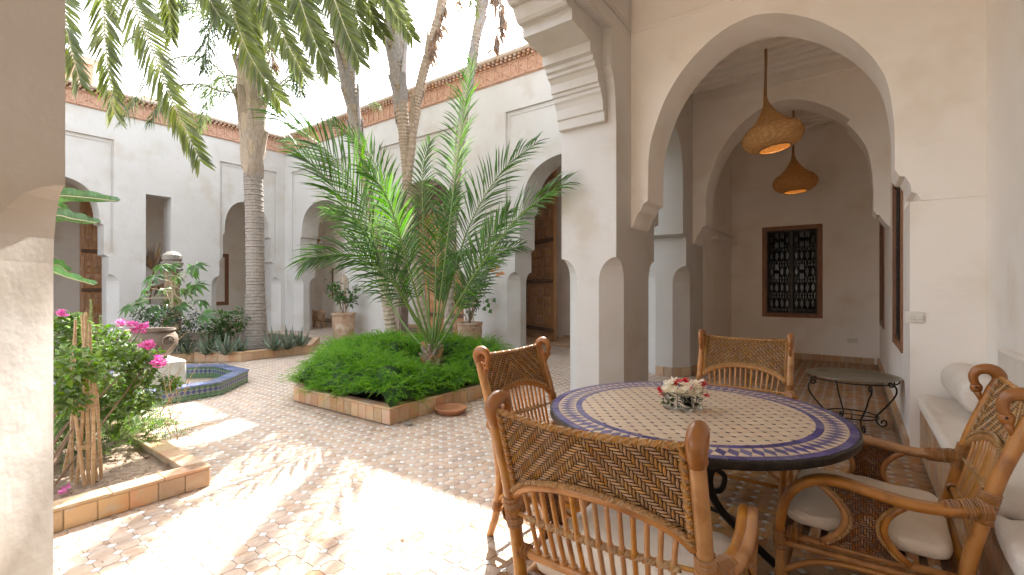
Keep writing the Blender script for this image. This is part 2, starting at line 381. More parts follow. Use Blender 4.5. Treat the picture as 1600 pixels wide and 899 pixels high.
def facade(name, label, axis, front, back, a0, a1, arches, panels, niches, step):
    """inner slab with arches, outer slab with the sunk panels, lower octagonal piers"""
    w = thing(name, label, 'wall', (0, 0, 0))
    path = [(a0, 1.67)]
    slots = [[(q, 1.67) if i in (0, 3) else (q, zt) for i, (q, zt) in enumerate(((s0, 0), (s0, sz), (s1, sz), (s1, 0)))] for s0, s1, sz in niches]
    for k, (c, hw) in enumerate(arches): path += arch_profile(c, hw) + (slots[k] if k < len(slots) else [])
    path += [(a1, 1.67), (a1, TOP), (a0, TOP)]
    sgn = 1 if back > front else -1; mid = front + sgn * .05
    m1 = slab(path, [], axis, mid + sgn * .0, back)
    path2 = [(a0, 1.67)]
    for k, ((c, hw), (pa, pb)) in enumerate(zip(arches, panels)):
        ja = c - hw - .16; jb = c + hw + .16
        path2 += [(ja, 1.67), (ja, 2.12), (pa, 2.16), (pa, 4.95), (pb, 4.95), (pb, 2.16), (jb, 2.12), (jb, 1.67)] + (slots[k] if k < len(slots) else [])
    path2 += [(a1, 1.67), (a1, TOP), (a0, TOP)]
    m2 = slab(path2, [], axis, front, mid)
    o = fixn(m1.build('wall_body', M['plaster'], w)); fixn(m2.build('wall_face', M['plaster'], w))
    # panel mouldings
    mm = MB()
    for pa, pb in panels:
        for q0, q1, z0, z1 in ((pa + .05, pb - .05, 4.86, 4.89), (pa + .05, pa + .08, 2.2, 4.86), (pb - .08, pb - .05, 2.2, 4.86)):
            f0, f1 = sorted((mid - sgn * .015, mid + sgn * .01))
            mm.box(*((f0, f1, q0, q1) if axis == 'X' else (q0, q1, f0, f1)), z0, z1)
    mm.build('panel_moulding', M['plaster'], w)
    return w
# ------------------------------------------------------------------ ground
gnd = kind(MB().box(-30, 8, -14, 24, -.3, -.006).build('floor', M['joint']), 'structure', 'courtyard and gallery floor of terracotta octagons with small white squares')
BED_A = [(-3.65, 2.95), (-3.65, 5.1), (-4.5, 6.1), (-6.1, 6.1), (-7.0, 5.3), (-7.0, 4.35), (-5.38, 2.92)]     # central bed
BED_B = [(-3.53, -1.0), (-3.53, 1.33), (-5.75, 1.33), (-5.75, -1.0)]                                             # near left bed
BED_C = [(-14.35, -3), (-8.95, -3), (-8.95, 1.2), (-9.65, 2.3), (-9.6, 3.35), (-8.98, 3.9), (-8.98, 5.25), (-10.4, 6.3), (-14.35, 6.3)]
OCT = [(-7.4 + 1.115 * math.cos(R(22.5 + 45 * k)), 2.1 + 1.115 * math.sin(R(22.5 + 45 * k))) for k in range(8)]
def inpoly(x, y, P):
    c = False; j = len(P) - 1
    for i in range(len(P)):
        if (P[i][1] > y) != (P[j][1] > y) and x < (P[j][0] - P[i][0]) * (y - P[i][1]) / (P[j][1] - P[i][1]) + P[i][0]: c = not c
        j = i
    return c
def cx_(x, y):
    d = -x * SY + y * CY
    return None if d < .5 else (800 + FPX * (x * CY + y * SY) / d, 450 + FPX * EYE / d, d)
PIT = .1047; CUT = .0238
x_l = np.arange(-17.2, .42, PIT); cells = []
def blocked(x, y):
    if x < -15.12 and y < -.5: return True
    for P in (BED_A, BED_B, BED_C, OCT):
        if inpoly(x, y, P): return True
    if x > .36 and y > 4.97: return True
    return False
i0 = int(-17.3 / PIT); i1 = int(.43 / PIT); j0 = int(-1.5 / PIT); j1 = int(10.6 / PIT)
for i in range(i0, i1 + 1):
    for j in range(j0, j1 + 1):
        x = -2.29 + PIT * .5 + PIT * (i + 22); y = 1.45 + PIT * .5 + PIT * (j - 14)
        if x > .42 or y > 10.4: continue
        q = cx_(x, y)
        if q is None or q[0] < -260 or q[0] > 1860 or q[1] > 1150: continue
        if blocked(x, y): continue
        cells.append((q[2], x, y, q[0], q[1]))
cells.sort()
g_ = .0014
def octa(g=g_, z0=-.005, z1=0.0, h=PIT / 2, c=CUT, bev=.0016):
    def ring(hh, cc, z): return [(hh - cc, -hh, z), (hh, -hh + cc, z), (hh, hh - cc, z), (hh - cc, hh, z), (-hh + cc, hh, z), (-hh, hh - cc, z), (-hh, -hh + cc, z), (-hh + cc, -hh, z)]
    return ring(h - g, c, z0) + ring(h - g, c, z1 - .0012) + ring(h - g - bev, c, z1)
def diam(g=g_, z0=-.005, z1=.0004, c=CUT, bev=.0014):
    r = lambda q, z: [(q, 0, z), (0, q, z), (-q, 0, z), (0, -q, z)]
    return r(c - g * 1.2, z0) + r(c - g * 1.2, z1 - .001) + r(c - g * 1.2 - bev, z1)
def ringfaces(n, m=3):
    return [(i * n + k, i * n + (k + 1) % n, (i + 1) * n + (k + 1) % n, (i + 1) * n + k) for i in range(m - 1) for k in range(n)], [tuple(range((m - 1) * n, m * n))]
def scatter_flat(name, base, quads, caps, pts, material, parent, jit=0.0):
    B = np.array(base, dtype=np.float32); n = len(B); P = np.array(pts, dtype=np.float32); K = len(P)
    V = B[None] + P[:, None, :]
    if jit:
        tx = np.random.uniform(-jit, jit, (K, 1)); ty = np.random.uniform(-jit, jit, (K, 1))
        V[:, :, 2] += (B[None, :, 0] * tx + B[None, :, 1] * ty) + np.random.uniform(-.0008, .0004, (K, 1))
    off = (np.arange(K) * n)[:, None, None]
    Q = (np.array(quads)[None] + off).reshape(-1, 4); C = (np.array(caps)[None] + off).reshape(-1, len(caps[0]))
    return npmesh(name, V.reshape(-1, 3), [Q, C], material, parent)
ob = octa(); oq, oc = ringfaces(8); db = diam(); dq, dc = ringfaces(4)
ome = MB().add(ob, oq + oc).build('floor_tile', M['octa'], gnd, loc=(0, 0, -5)); dme = MB().add(db, dq + dc).build('inset_tile', M['dotw'], gnd, loc=(0, 0, -5))
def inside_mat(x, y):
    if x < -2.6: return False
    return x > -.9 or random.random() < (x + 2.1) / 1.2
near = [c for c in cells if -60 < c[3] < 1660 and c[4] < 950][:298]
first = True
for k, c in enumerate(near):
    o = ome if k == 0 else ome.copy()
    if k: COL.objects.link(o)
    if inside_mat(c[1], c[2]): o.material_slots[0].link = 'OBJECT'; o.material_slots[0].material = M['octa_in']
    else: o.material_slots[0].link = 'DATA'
    o.location = (c[1], c[2], random.uniform(-.0008, .0004)); o.rotation_euler = (random.uniform(-.008, .008), random.uniform(-.008, .008), 0)
    o2 = dme if k == 0 else dme.copy()
    if k: COL.objects.link(o2)
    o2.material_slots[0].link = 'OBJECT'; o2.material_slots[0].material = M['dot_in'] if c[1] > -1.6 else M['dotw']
    o2.location = (c[1] - PIT / 2, c[2] - PIT / 2, random.uniform(-.0006, .0004))
nset = set((round(c[1], 3), round(c[2], 3)) for c in near)
rest = [(c[1], c[2], 0) for c in cells if (round(c[1], 3), round(c[2], 3)) not in nset]
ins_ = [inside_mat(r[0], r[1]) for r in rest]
kind(scatter_flat('floor_tiles_beyond', ob, oq, oc, [r for r, s_ in zip(rest, ins_) if not s_], M['octa'], gnd, .008), 'stuff')
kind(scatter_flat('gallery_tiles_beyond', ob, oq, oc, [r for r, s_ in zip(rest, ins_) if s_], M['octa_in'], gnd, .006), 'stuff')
kind(scatter_flat('inset_tiles_beyond', db, dq, dc, [(x - PIT / 2, y - PIT / 2, 0) for x, y, z in rest if x <= -1.6], M['dotw'], gnd), 'stuff')
kind(scatter_flat('gallery_inset_tiles', db, dq, dc, [(x - PIT / 2, y - PIT / 2, 0) for x, y, z in rest if x > -1.6], M['dot_in'], gnd), 'stuff')

# ------------------------------------------------------------------ left wall (X = -14.5) and far facade (Y = 7.6)
wL = facade('courtyard_wall', 'long white left courtyard wall with two arches, a tall narrow slot and a terracotta frieze', 'X', -14.5, -15.1, -9, 7.6,
            [(2.35, .76), (6.48, .62)], [(1.33, 3.37), (5.72, 7.33)], [(4.0, 4.55, 3.73)], 0)
lp = MB()
for y0, y1, c in ((-9, 2.35 - .92, (0, 1, 1, 0)), (2.35 + .92, 4.0, (0, 1, 0, 0)), (4.55, 6.48 - .78, (0, 0, 1, 0)), (6.48 + .78, 7.6, (0, 1, 0, 0))):
    pier(-15.1, -14.5, y0, y1, corners=c).build('pier', M['plaster'], wL)
MB().box(-15.1, -14.5, 4.002, 4.548, 0, .9).build('slot_sill', M['plaster'], wL)
wF = facade('arcade_facade', 'tall white far courtyard facade with three arched bays under the terracotta frieze', 'Y', 7.6, 8.2, -14.5, -2.665,
            [(-12.55, 1.08), (-8.3, 1.06), (-4.25, 1.1)], [(-14.1, -11.05), (-9.8, -6.85), (-5.75, -2.75)], [], 0)
lp = MB()
for x0, x1, c in ((-14.5, -13.79, (0, 1, 1, 0)), (-11.31, -9.52, (1, 1, 1, 1)), (-7.08, -5.51, (1, 1, 1, 1)), (-2.99, -2.665, (1, 0, 0, 1))):
    pier(x0, x1, 7.6, 8.2, corners=c).build('pier', M['plaster'], wF)
# cornice: frieze panels with relief, dentil bricks, coping
def frieze(w, axis, front, a0, a1, sgn, vis, dz=0):
    """vis = the stretch in view; sgn = outward direction"""
    o0, o1 = sorted((front + sgn * .02, front - sgn * .35))
    def bx(mb, q0, q1, d0, d1, z0, z1, b=0):
        f0, f1 = sorted((front + sgn * d0, front + sgn * d1)); return mb.box(*((f0, f1, q0, q1) if axis == 'X' else (q0, q1, f0, f1)), z0, z1, b)
    bx(MB(), a0, a1, -.35, .02, TOP + .002, 5.98).build('frieze_backing', M['frieze'], w)
    n = int((vis[1] - vis[0]) / .42); mesh = None
    for k in range(n):
        q = vis[0] + k * .42; mb = MB(); bx(mb, -.205, .205, .0, .045, 0, .035, .006); bx(mb, -.205, .205, .0, .045, .30, .335, .006)
        for s_ in (-.2, 0): bx(mb, s_ + .0, s_ + .02, 0, .05, .035, .30)
        for (q0, z0, q1, z1) in ((-.18, .04, 0, .17), (-.18, .3, 0, .17), (.02, .17, .2, .04), (.02, .17, .2, .3), (-.09, .04, -.09, .3), (.11, .04, .11, .3)):
            P = []
            for t in (0, 1):
                a = q0 + (q1 - q0) * t; z = z0 + (z1 - z0) * t; P.append((sgn * .02, a, z) if axis == 'X' else (a, sgn * .02, z))
            mb.tube(P, .022, 4)
        if mesh is None:
            o = mb.build('frieze_panel', M['frieze'], w, loc=None); mesh = o.data
            # stored relative to the wall origin: shift with the object's location
            mesh.transform(Matrix.Translation((0, 0, 0)))
        else: o = link(mesh, 'frieze_panel', w)
        # mesh already holds the wall's front offset on its normal axis only for boxes; tubes are relative, so fix below
        o.location = (0, q + .21, TOP + .02) if axis == 'X' else (q + .21, 0, TOP + .02)
    db_ = MB(); q = a0
    while q < a1:
        if vis[0] - .3 < q < vis[1] + .3:
            bx(db_, q, q + .055, .0, .10, 5.925, 5.965); bx(db_, q + .03, q + .085, .0, .13, 5.97, 6.01)
        q += .11
    kind(db_.build('dentil_bricks', M['brick'], w), 'stuff')
    bx(MB(), a0, a1, -.38, .16, 6.015, 6.10 + dz, .02).build('coping', M['coping'], w)
# boxes inside frieze use absolute front; make tubes absolute by shifting planes
_tube = MB.tube
def frieze_wrap(w, axis, front, a0, a1, sgn, vis, dz=0):
    def t2(s, P, r, n=8, **k):
        P = [((p[0] + front, p[1], p[2]) if axis == 'X' else (p[0], p[1] + front, p[2])) for p in P]; return _tube(s, P, r, n, **k)
    MB.tube = t2; frieze(w, axis, front, a0, a1, sgn, vis, dz); MB.tube = _tube
frieze_wrap(wL, 'X', -14.5, -9, 7.575, 1, (1.0, 7.5))
frieze_wrap(wF, 'Y', 7.6, -14.95, -2.665, -1, (-14.45, -3.0), .003)
# galleries behind: back walls, ceilings, end pieces
bk = thing('gallery_wall', 'shaded plaster back wall of the gallery seen through the left arches', 'wall')
fixn(slab([(-9, 0), (10.6, 0), (10.6, 4.9), (-9, 4.9)], [[(1.0, .001), (1.0, 2.0), (1.15, 2.35), (1.45, 2.52), (1.75, 2.35), (1.9, 2.0), (1.9, .001)]], 'X', -17.3, -17.6).build('wall_body', M['plaster_in'], bk))
bk2 = thing('rear_gallery_wall', 'shaded plaster back wall of the gallery seen through the far facade arches', 'wall')
fixn(slab([(-17.3, 0), (-8.55, 0), (-8.55, 1.75), (-8.35, 2.0), (-8.0, 2.1), (-7.65, 2.0), (-7.38, 1.75), (-7.38, 0), (-2.0, 0), (-2.0, 4.9), (-17.3, 4.9)], [], 'Y', 10.6, 10.9).build('wall_body', M['plaster_in'], bk2))
kind(MB().box(-17.6, -15.1, -9, 10.9, 4.9, 5.1).box(-15.1, -2.0, 8.2, 10.9, 4.9, 5.1).build('gallery_ceiling', M['plaster_in']), 'structure')
# inner cross arch behind the far left bay
ia = thing('inner_arch', 'second plaster arch inside the gallery behind the far left bay', 'wall')
p_ = [(-14.5, .0)] + arch_profile(-12.75, .95, z_low=0.0, apex=3.65, spring=2.7, steps=((.14, 1.9), (.07, 2.5))) + [(-11.0, 0), (-11.0, 4.9), (-14.5, 4.9)]
fixn(slab(p_, [], 'Y', 9.3, 9.6).build('arch_body', M['plaster_in'], ia))
# parapet things beyond the left wall
t = thing('roof_parapet', 'orange terracotta roof parapet rising behind the left wall top', 'roof', (-15.9, 2.2, 5.0))
MB().prism([(-17.2, 2.0), (-16.0, 2.0), (-16.0, 3.3), (-17.2, 3.3)], 5.1, 7.15, .03).build('parapet', M['frieze'], t)
MB().box(-17.3, -15.9, 1.9, 3.4, 7.153, 7.3, .03).build('coping', M['coping'], t)
t = thing('chimney', 'small square clay chimney stub above the left cornice', 'chimney', (-15.2, 4.25, 5.1))
MB().box(-15.35, -15.1, 4.12, 4.4, 5.1, 6.42, .02).box(-15.38, -15.07, 4.09, 4.43, 6.35, 6.42, .01).build('stack', M['coping'], t)

# ------------------------------------------------------------------ near arcade between gallery and courtyard (X -2.66 .. -2.0)
AX0, AX1 = -2.66, -2.0; AY = .345
wA = thing('gallery_arcade', 'thick white arcade wall with stepped plaster mouldings over the big opening beside the table', 'wall')
cas = [(4.57, 1.67), (4.57, 3.10), (4.50, 3.105), (4.49, 3.20), (4.465, 3.21), (4.46, 3.24), (4.45, 3.31), (4.425, 3.36), (4.40, 3.385), (4.40, 3.42), (4.375, 3.43), (4.375, 3.46), (4.345, 3.465), (4.34, 3.55), (4.30, 3.59), (4.27, 3.60), (4.27, 3.635),
       (4.23, 3.645), (4.23, 3.69), (4.17, 3.70), (4.17, 3.80), (3.80, 3.84), (3.80, 3.93), (3.775, 3.94)]
def roll(y, z, r=.055, n=6): return [(y - r * math.sin(PI * i / n) * .0 - .085 * i / n, z + r * math.sin(PI * i / n)) for i in range(1, n + 1)]
cas2 = list(cas)
y, z = 3.775, 3.94
for k in range(6):
    for i in range(1, 6):
        a = PI * i / 5; cas2.append((y - .15 * i / 5 + .0 * math.sin(a), z + .115 * i / 5 - .05 * math.sin(a)))
    y -= .15; z += .115
cas2 += [(2.4575, 4.72)]
mir = [(2 * 2.4575 - a, b) for a, b in cas2[:-1]]
mir2 = [(-.9 - .0 - (4.57 - a), b) for a, b in cas2]; mir3 = [(2 * (-3.0125) - a, b) for a, b in mir2[:-1]]
path = [(-6.0, 1.67), (-6.0, 4.9), (8.05, 4.9), (8.05, 1.67)]
narrow = arch_profile(6.41, .53, apex=3.6, spring=2.9, steps=((.16, 2.0), (.16, 2.1)))
path += narrow[::-1] + cas2 + mir[::-1] + [(x, z) for x, z in mir2] + mir3[::-1]
o = fixn(slab(path, [], 'X', AX0, AX1 - .1).build('arch_body', M['plaster'], wA))
sp_ = [(4.57, 1.67), (4.57, 3.08), (4.545, 3.35), (4.50, 3.55), (4.43, 3.63), (4.43, 4.03)]; spm = [(2 * 2.4575 - a, b) for a, b in sp_]; sp2 = [(-.9 - (4.57 - a), b) for a, b in sp_]; sp3 = [(-6.025 - a, b) for a, b in sp2]
path = [(-6.0, 1.67), (-6.0, 4.9), (8.05, 4.9), (8.05, 1.67)] + narrow[::-1] + sp_ + spm[::-1] + sp2 + sp3[::-1]
fixn(slab(path, [], 'X', AX1 - .1, AX1).build('gallery_face', M['plaster'], wA))
MB().box(AX0, AX1 - .01, -6.0, 8.05, 4.9, 6.1).build('parapet', M['plaster'], wA)
mp = MB()
pier(AX0, AX1, 4.57, 5.72, mb=mp); mp.build('pier', M['plaster'], wA); mp = MB(); pier(AX0, AX1, 7.1, 8.05, corners=(1, 1, 0, 0), mb=mp); mp.build('pier', M['plaster'], wA)
pier(AX0, AX1, -.9, AY, z1=1.67, c=.17).build('pier', M['plaster'], wA); pier(AX0, AX1, -6.0, -5.125).build('pier', M['plaster'], wA)
mp = MB()
for y0, y1, x0 in ((4.57, 5.72, -2.03), (7.1, 8.05, -2.03)):
    pass
# spandrel frames on the gallery side
mm = MB(); q = AX1
mm.box(q - .01, q + .010, 4.44, 4.46, 3.64, 4.04).box(q - .01, q + .010, .5, 4.46, 4.04, 4.06).box(q - .01, q + .026, 4.9, 4.925, 4.22, 4.9).box(q - .01, q + .026, -3, 4.925, 4.195, 4.22).box(q - .01, q + .012, -3, 4.9, 4.25, 4.268)
mm.build('moulding', M['plaster'], wA)
# frame panel on facade end seen between the pillars
mm = MB()
for x0, x1, z0, z1 in ((-2.6, -2.05, 2.08, 2.10), (-2.07, -2.05, 2.10, 2.82), (-2.56, -2.09, 2.13, 2.145), (-2.105, -2.09, 2.145, 2.80), (-2.64, -2.10, 2.84, 2.88), (-2.64, -2.05, 2.93, 2.97)): mm.box(x0, x1, 7.07, 7.11, z0, z1)
mm.build('panel_moulding', M['plaster'], wA)

# ------------------------------------------------------------------ transverse arches, right wall, end wall, ceiling
def cross_arch(name, label, y0, y1, pts, xr=1.0):
    t_ = thing(name, label, 'arch')
    path = [(AX1 - .002, pts[0][1])] + pts + [(xr, pts[-1][1]), (xr, 4.2), (AX1 - .002, 4.2)]
    ab = fixn(slab(path, [], 'Y', y0, y1).build('arch_body', M['plaster_in'], t_)); bv = ab.modifiers.new('soft_edge', 'BEVEL'); bv.width = .014; bv.segments = 3; bv.limit_method = 'ANGLE'; bv.angle_limit = R(50)
    path = [(AX1 - .002, 4.2), (xr, 4.2), (xr, 4.9), (AX1 - .002, 4.9)]
    slab(path, [], 'Y', y0 + .02, y1 - .02).build('upper_wall', M['plaster_in'], t_)
    MB().box(AX1 + .003, .6, y0 - .02, y0 + .03, 4.17, 4.215, .008).build('moulding', M['plaster_in'], t_)
    return t_
P1 = [(-2.0, 2.02), (-1.97, 2.05), (-1.93, 2.16), (-1.89, 2.2), (-1.86, 2.27), (-1.81, 2.30), (-1.805, 2.5), (-1.80, 2.76), (-1.77, 2.96), (-1.70, 3.17), (-1.62, 3.36), (-1.52, 3.52), (-1.41, 3.65), (-1.28, 3.77), (-1.15, 3.86), (-1.0, 3.93), (-.88, 3.955), (-.76, 3.965), (-.62, 3.935),
      (-.5, 3.89), (-.37, 3.82), (-.24, 3.73), (-.13, 3.63), (-.03, 3.53), (.07, 3.40), (.16, 3.25), (.22, 3.10), (.25, 2.95), (.27, 2.78), (.28, 2.6), (.28, 2.33), (.31, 2.27), (.345, 2.26), (.375, 2.2), (.385, 2.13), (.42, 2.11), (.44, 2.06), (.47, 2.05)]
_m = [(p.x, p.y) for p in spline([(x, z, 0) for x, z in P1[5:31]], 3)]; P1 = P1[:5] + _m + P1[31:]
cross_arch('transverse_arch', 'wide plaster arch spanning the gallery just behind the dining table', 4.97, 5.48, P1)
P2 = [(x - .0 if x < 0 else x - .07, z) for x, z in P1[:-4]] + [(.375, 2.1)]
cross_arch('transverse_arch', 'second plaster arch farther down the gallery, in front of the hanging orange lamp', 7.45, 7.95, P2)
wR = thing('side_wall', 'right gallery wall with two wood framed grille windows', 'wall')
fixn(slab([(5.48, 0), (10.6, 0), (10.6, 4.9), (5.48, 4.9)], [[(5.62, .76), (5.62, 2.5), (6.72, 2.5), (6.72, .76)], [(8.75, .76), (8.75, 2.5), (9.85, 2.5), (9.85, .76)]], 'X', .375, .75).build('wall_body', M['plaster_in'], wR))
MB().box(.375, 1.0, 4.972, 5.478, 0, 2.048).build('pier', M['plaster_in'], wR)
wN = thing('niche_wall', 'plain near gallery wall behind the built-in bench', 'wall')
MB().box(.82, 1.1, -6.0, 4.968, 0, 4.9).build('wall_body', M['plaster_in'], wN)
wE = thing('end_wall', 'plaster end wall of the gallery with a single grille window', 'wall')
fixn(slab([(AX1, 0), (.375, 0), (.375, 4.9), (AX1, 4.9)], [[(-1.42, .80), (-.47, .80), (-.47, 2.52), (-1.42, 2.52)]], 'Y', 10.3, 10.65).build('wall_body', M['plaster_in'], wE))
MB().box(AX0, AX1, 8.05, 10.65, 0, 4.9).build('side_return', M['plaster_in'], wE)
MB().box(AX1 - .0, AX1 + .12, 8.6, 10.2, 2.2, 2.24).box(AX1, AX1 + .10, 8.6, 10.2, 2.36, 2.385).build('ledge', M['plaster_in'], wE)
ms = thing('rear_wall', 'plaster wall closing the gallery behind the viewer', 'wall'); MB().box(-2.66, 1.1, -6.3, -6.0, 0, 4.9).build('wall_body', M['plaster_in'], ms)
ce = kind(MB().box(-2.66, 1.1, -6.3, 10.65, 4.903, 5.15).build('ceiling', M['plaster_in']), 'structure', 'plastered gallery ceiling with shallow beams')
b0 = None
MB().box(-1.995, .372, 5.482, 7.448, 4.42, 4.55).box(-1.995, .372, 7.952, 10.296, 4.42, 4.55).build('ceiling_board', M['plaster_in'], ce)
for k in range(22):
    y = 5.60 + k * .215
    if 7.36 < y < 8.04: continue
    if b0 is None: b0 = MB().box(-1.99, .37, -.045, .045, 4.31, 4.419, .008).build('beam', M['plaster_in'], ce); o = b0
    else: o = link(b0.data, 'beam', ce)
    o.location = (0, y, 0)
# skirting tiles
def skirt(parent, P0, P1_, n, th=.018, h=.11, z=0):
    """row of skirting tiles from P0 to P1 on the ground, thickness to the left of the run"""
    P0 = Vector((*P0, z)); P1_ = Vector((*P1_, z)); d = (P1_ - P0) / n; L = d.length; a = math.atan2(d.y, d.x); me = None
    for k in range(n):
        if me is None: o = MB().box(.002, L - .002, 0, th, .001, h, .003).build('skirting_tile', M['kerb'], parent, world=True); me = o.data
        else: o = link(me, 'skirting_tile', parent)
        o.location = P0 + d * k; o.rotation_euler = (0, 0, a)
skirt(wE, (.30, 10.30), (-1.99, 10.30), 15, th=.03)
skirt(wR, (.376, 5.48), (.376, 10.3), 30, th=.03)
skirt(wR, (.374, 4.971), (.374, 5.478), 3, th=.028)
for P0, P1_, n in (((-2.2, 7.098), (-2.0, 7.298), 2), ((-2.46, 7.098), (-2.2, 7.098), 2), ((-1.998, 7.30), (-1.998, 7.85), 4), ((-2.2, 4.568), (-2.0, 4.768), 2), ((-1.998, 4.77), (-1.998, 5.52), 6)):
    skirt(wA, P1_, P0, n, th=.02, h=.14)
skirt(bk, (-17.298, 1.9), (-17.298, 10.5), 20, th=-.03); skirt(bk2, (-8.0, 10.597), (-17.2, 10.597), 24, th=.03); skirt(bk2, (-2.1, 10.597), (-6.1, 10.597), 16, th=.03)
MB().box(-7.0, -5.2, 9.2, 10.55, -.003, .05, .01).build('threshold_step', M['kerb'], bk2)
MB().box(-9.5, -7.1, 7.75, 8.6, -.003, .14, .01).build('threshold_step', M['redtile'], wF)
# built-in bench
bn = thing('built_in_bench', 'built-in tiled bench along the right wall with white cushions', 'bench', (.6, 2, 0))
MB().box(.452, .818, -3.5, 4.966, 0, .42).build('bench_core', M['mortar'], bn)
me = None
for j in range(3):
    for k in range(42):
        if me is None: o = MB().box(.436, .452, .002, .158, .002, .137, .003).build('bench_tile', M['kerb'], bn); me = o.data
        else: o = link(me, 'bench_tile', bn)
        o.location = (0, 4.966 - .16 * (k + 1), .14 * j)
def cushion(x0, x1, y0, y1, z0, z1, p=4.0, nx=14, ny=14, amp=.006, seed=0):
    """soft rounded box"""
    mb = MB(); V = []; n = 20; m = 12
    for i in range(m + 1):
        ph = -PI / 2 + PI * i / m
        for k in range(n * 2):
            th = PI * k / n; sg = lambda v, e: math.copysign(abs(v) ** e, v)
            e1, e2 = .35, .22; c = Vector((sg(math.cos(ph), e1) * sg(math.cos(th), e2), sg(math.cos(ph), e1) * sg(math.sin(th), e2), sg(math.sin(ph), .55)))
            nn = noise.noise(c * 2.3 + Vector((seed, seed * 2, 0))) * amp * 2
            V.append(((x0 + x1) / 2 + c.x * (x1 - x0) / 2 * (1 + nn), (y0 + y1) / 2 + c.y * (y1 - y0) / 2 * (1 + nn * .3), (z0 + z1) / 2 + c.z * (z1 - z0) / 2 + nn * (1 if c.z > 0 else 0)))
    N2 = n * 2; F = [(i * N2 + k, i * N2 + (k + 1) % N2, (i + 1) * N2 + (k + 1) % N2, (i + 1) * N2 + k) for i in range(m) for k in range(N2)]
    return mb.add(V, F)
def soft(name, mbx, parent, material):
    o = fixn(mbx.build(name, material, parent, smooth=True)); o.data.polygons.foreach_set('use_smooth', [True] * len(o.data.polygons)); return o
c_ = thing('bench_cushion', 'long thin white seat pad lying on the built-in bench', 'cushion', (.6, 3.8, .42), 'white bench cushions')
soft('pad', cushion(.395, .81, 2.55, 4.95, .43, .505, amp=.02, seed=3), c_, M['canvas'])
c_ = thing('bench_cushion', 'long white seat pad on the near part of the bench behind the right chair', 'cushion', (.6, 1.3, .42), 'white bench cushions')
soft('pad', cushion(.40, .80, .0, 2.5, .425, .53, amp=.02, seed=5), c_, M['canvas'])
c_ = thing('bolster', 'long rounded white bolster lying at the wall end of the bench', 'cushion', (.6, 4.6, .5), 'white bench cushions')
mb = MB(); prof = [(.001, -.42), (.08, -.425), (.11, -.41), (.125, -.36), (.128, -.1), (.125, .1), (.124, .36), (.11, .41), (.08, .425), (.001, .42)]
soft('pad', mb.lathe(prof, 24, (.67, 4.50, .655), M=Matrix.Rotation(R(90), 3, 'X')), c_, M['canvas'])
c_ = thing('back_cushion', 'tall flat white back pad leaning on the right wall behind the chair', 'cushion', (.77, 3.6, .5), 'white bench cushions')
o = MB().box(.765, .817, 1.9, 4.35, .53, .955, .018).build('pad', M['canvas'], c_)
# wall plates
def plate(name, label, p, axis, w_, h_, rock=0):
    t_ = thing(name, label, name.replace('_', ' ').split()[-1], p)
    x, y, z = p
    if axis == 'Y': MB().box(x - w_ / 2, x + w_ / 2, y - .012, y, z - h_ / 2, z + h_ / 2, .003).build('plate', M['plastic'], t_)
    else: MB().box(x - .012, x, y - w_ / 2, y + w_ / 2, z - h_ / 2, z + h_ / 2, .003).build('plate', M['plastic'], t_)
    m_ = MB()
    for k in range(max(1, rock)):
        if axis == 'X': m_.box(x - .018, x - .01, y - w_ / 2 + .012 + k * .04, y - w_ / 2 + .046 + k * .04, z - h_ * .33, z + h_ * .33, .003)
        else: m_.box(x - .02 + k * .04 - .012, x + .01 + k * .04, y - .018, y - .01, z - .02, z + .02, .003)
    m_.build('rocker' if rock else 'socket', M['plastic'], t_)
plate('wall_socket', 'white double socket low on the gallery end wall', tuple(onY(1332, 533, 10.3)), 'Y', .15, .08)
plate('light_switch', 'white double light switch on the pier right of the near grille window', tuple(onY(1429, 496, 4.971)), 'Y', .12, .09, 2)
# ------------------------------------------------------------------ windows with iron grilles
def spiral(mb, c, r, turns, a0, sg, axu, axv, th=.005, n=14):
    P = []
    for i in range(n + 1):
        t = i / n; a = a0 + sg * turns * 2 * PI * t; q = r * (1 - .82 * t); P.append(Vector(c) + axu * (q * math.cos(a)) + axv * (q * math.sin(a)))
    mb.tube(P, th, 4, cap=False)
def grille(mb, O, U, W_, H_, th=.006):
    """wrought iron pattern in a W x H rectangle at O, U = horizontal unit, Z up"""
    Z = Vector((0, 0, 1)); O = Vector(O); P = lambda u, z: O + U * u + Z * z
    cols = 4; rows = max(3, round(H_ / .29)); cw = W_ / cols; rh = H_ / rows
    for i in range(cols + 1): mb.tube([P(i * cw, 0), P(i * cw, H_)], th * 1.15, 4)
    for j in range(rows + 1): mb.tube([P(0, j * rh), P(W_, j * rh)], th, 4)
    for j in range(rows):
        for i in range(cols):
            cx, cz = (i + .5) * cw, (j + .5) * rh
            if (j == rows - 1 and i in (1, 2)) or (j == rows // 2 and i == 1):
                spiral(mb, P(cx, cz), cw * .34, 1, 0, 1, U, Z, th); mb.tube([P(cx + cw * .34 * math.cos(a), cz + cw * .34 * math.sin(a)) for a in [PI / 6 * k for k in range(13)]], th, 4)
                for k in range(8):
                    a = PI / 4 * k; mb.tube([P(cx, cz), P(cx + cw * .48 * math.cos(a), cz + cw * .48 * math.sin(a))], th * .8, 4)
            else:
                for sx in (-1, 1):
                    for sz in (-1, 1):
                        spiral(mb, P(cx + sx * cw * .22, cz + sz * rh * .24), cw * .2, 1.25, PI * .5 * sz, -sx * sz, U, Z, th * .85, 12)
                    mb.tube([P(cx, cz - rh * .48), P(cx + sx * cw * .42, cz), P(cx, cz + rh * .48)], th * .8, 4)
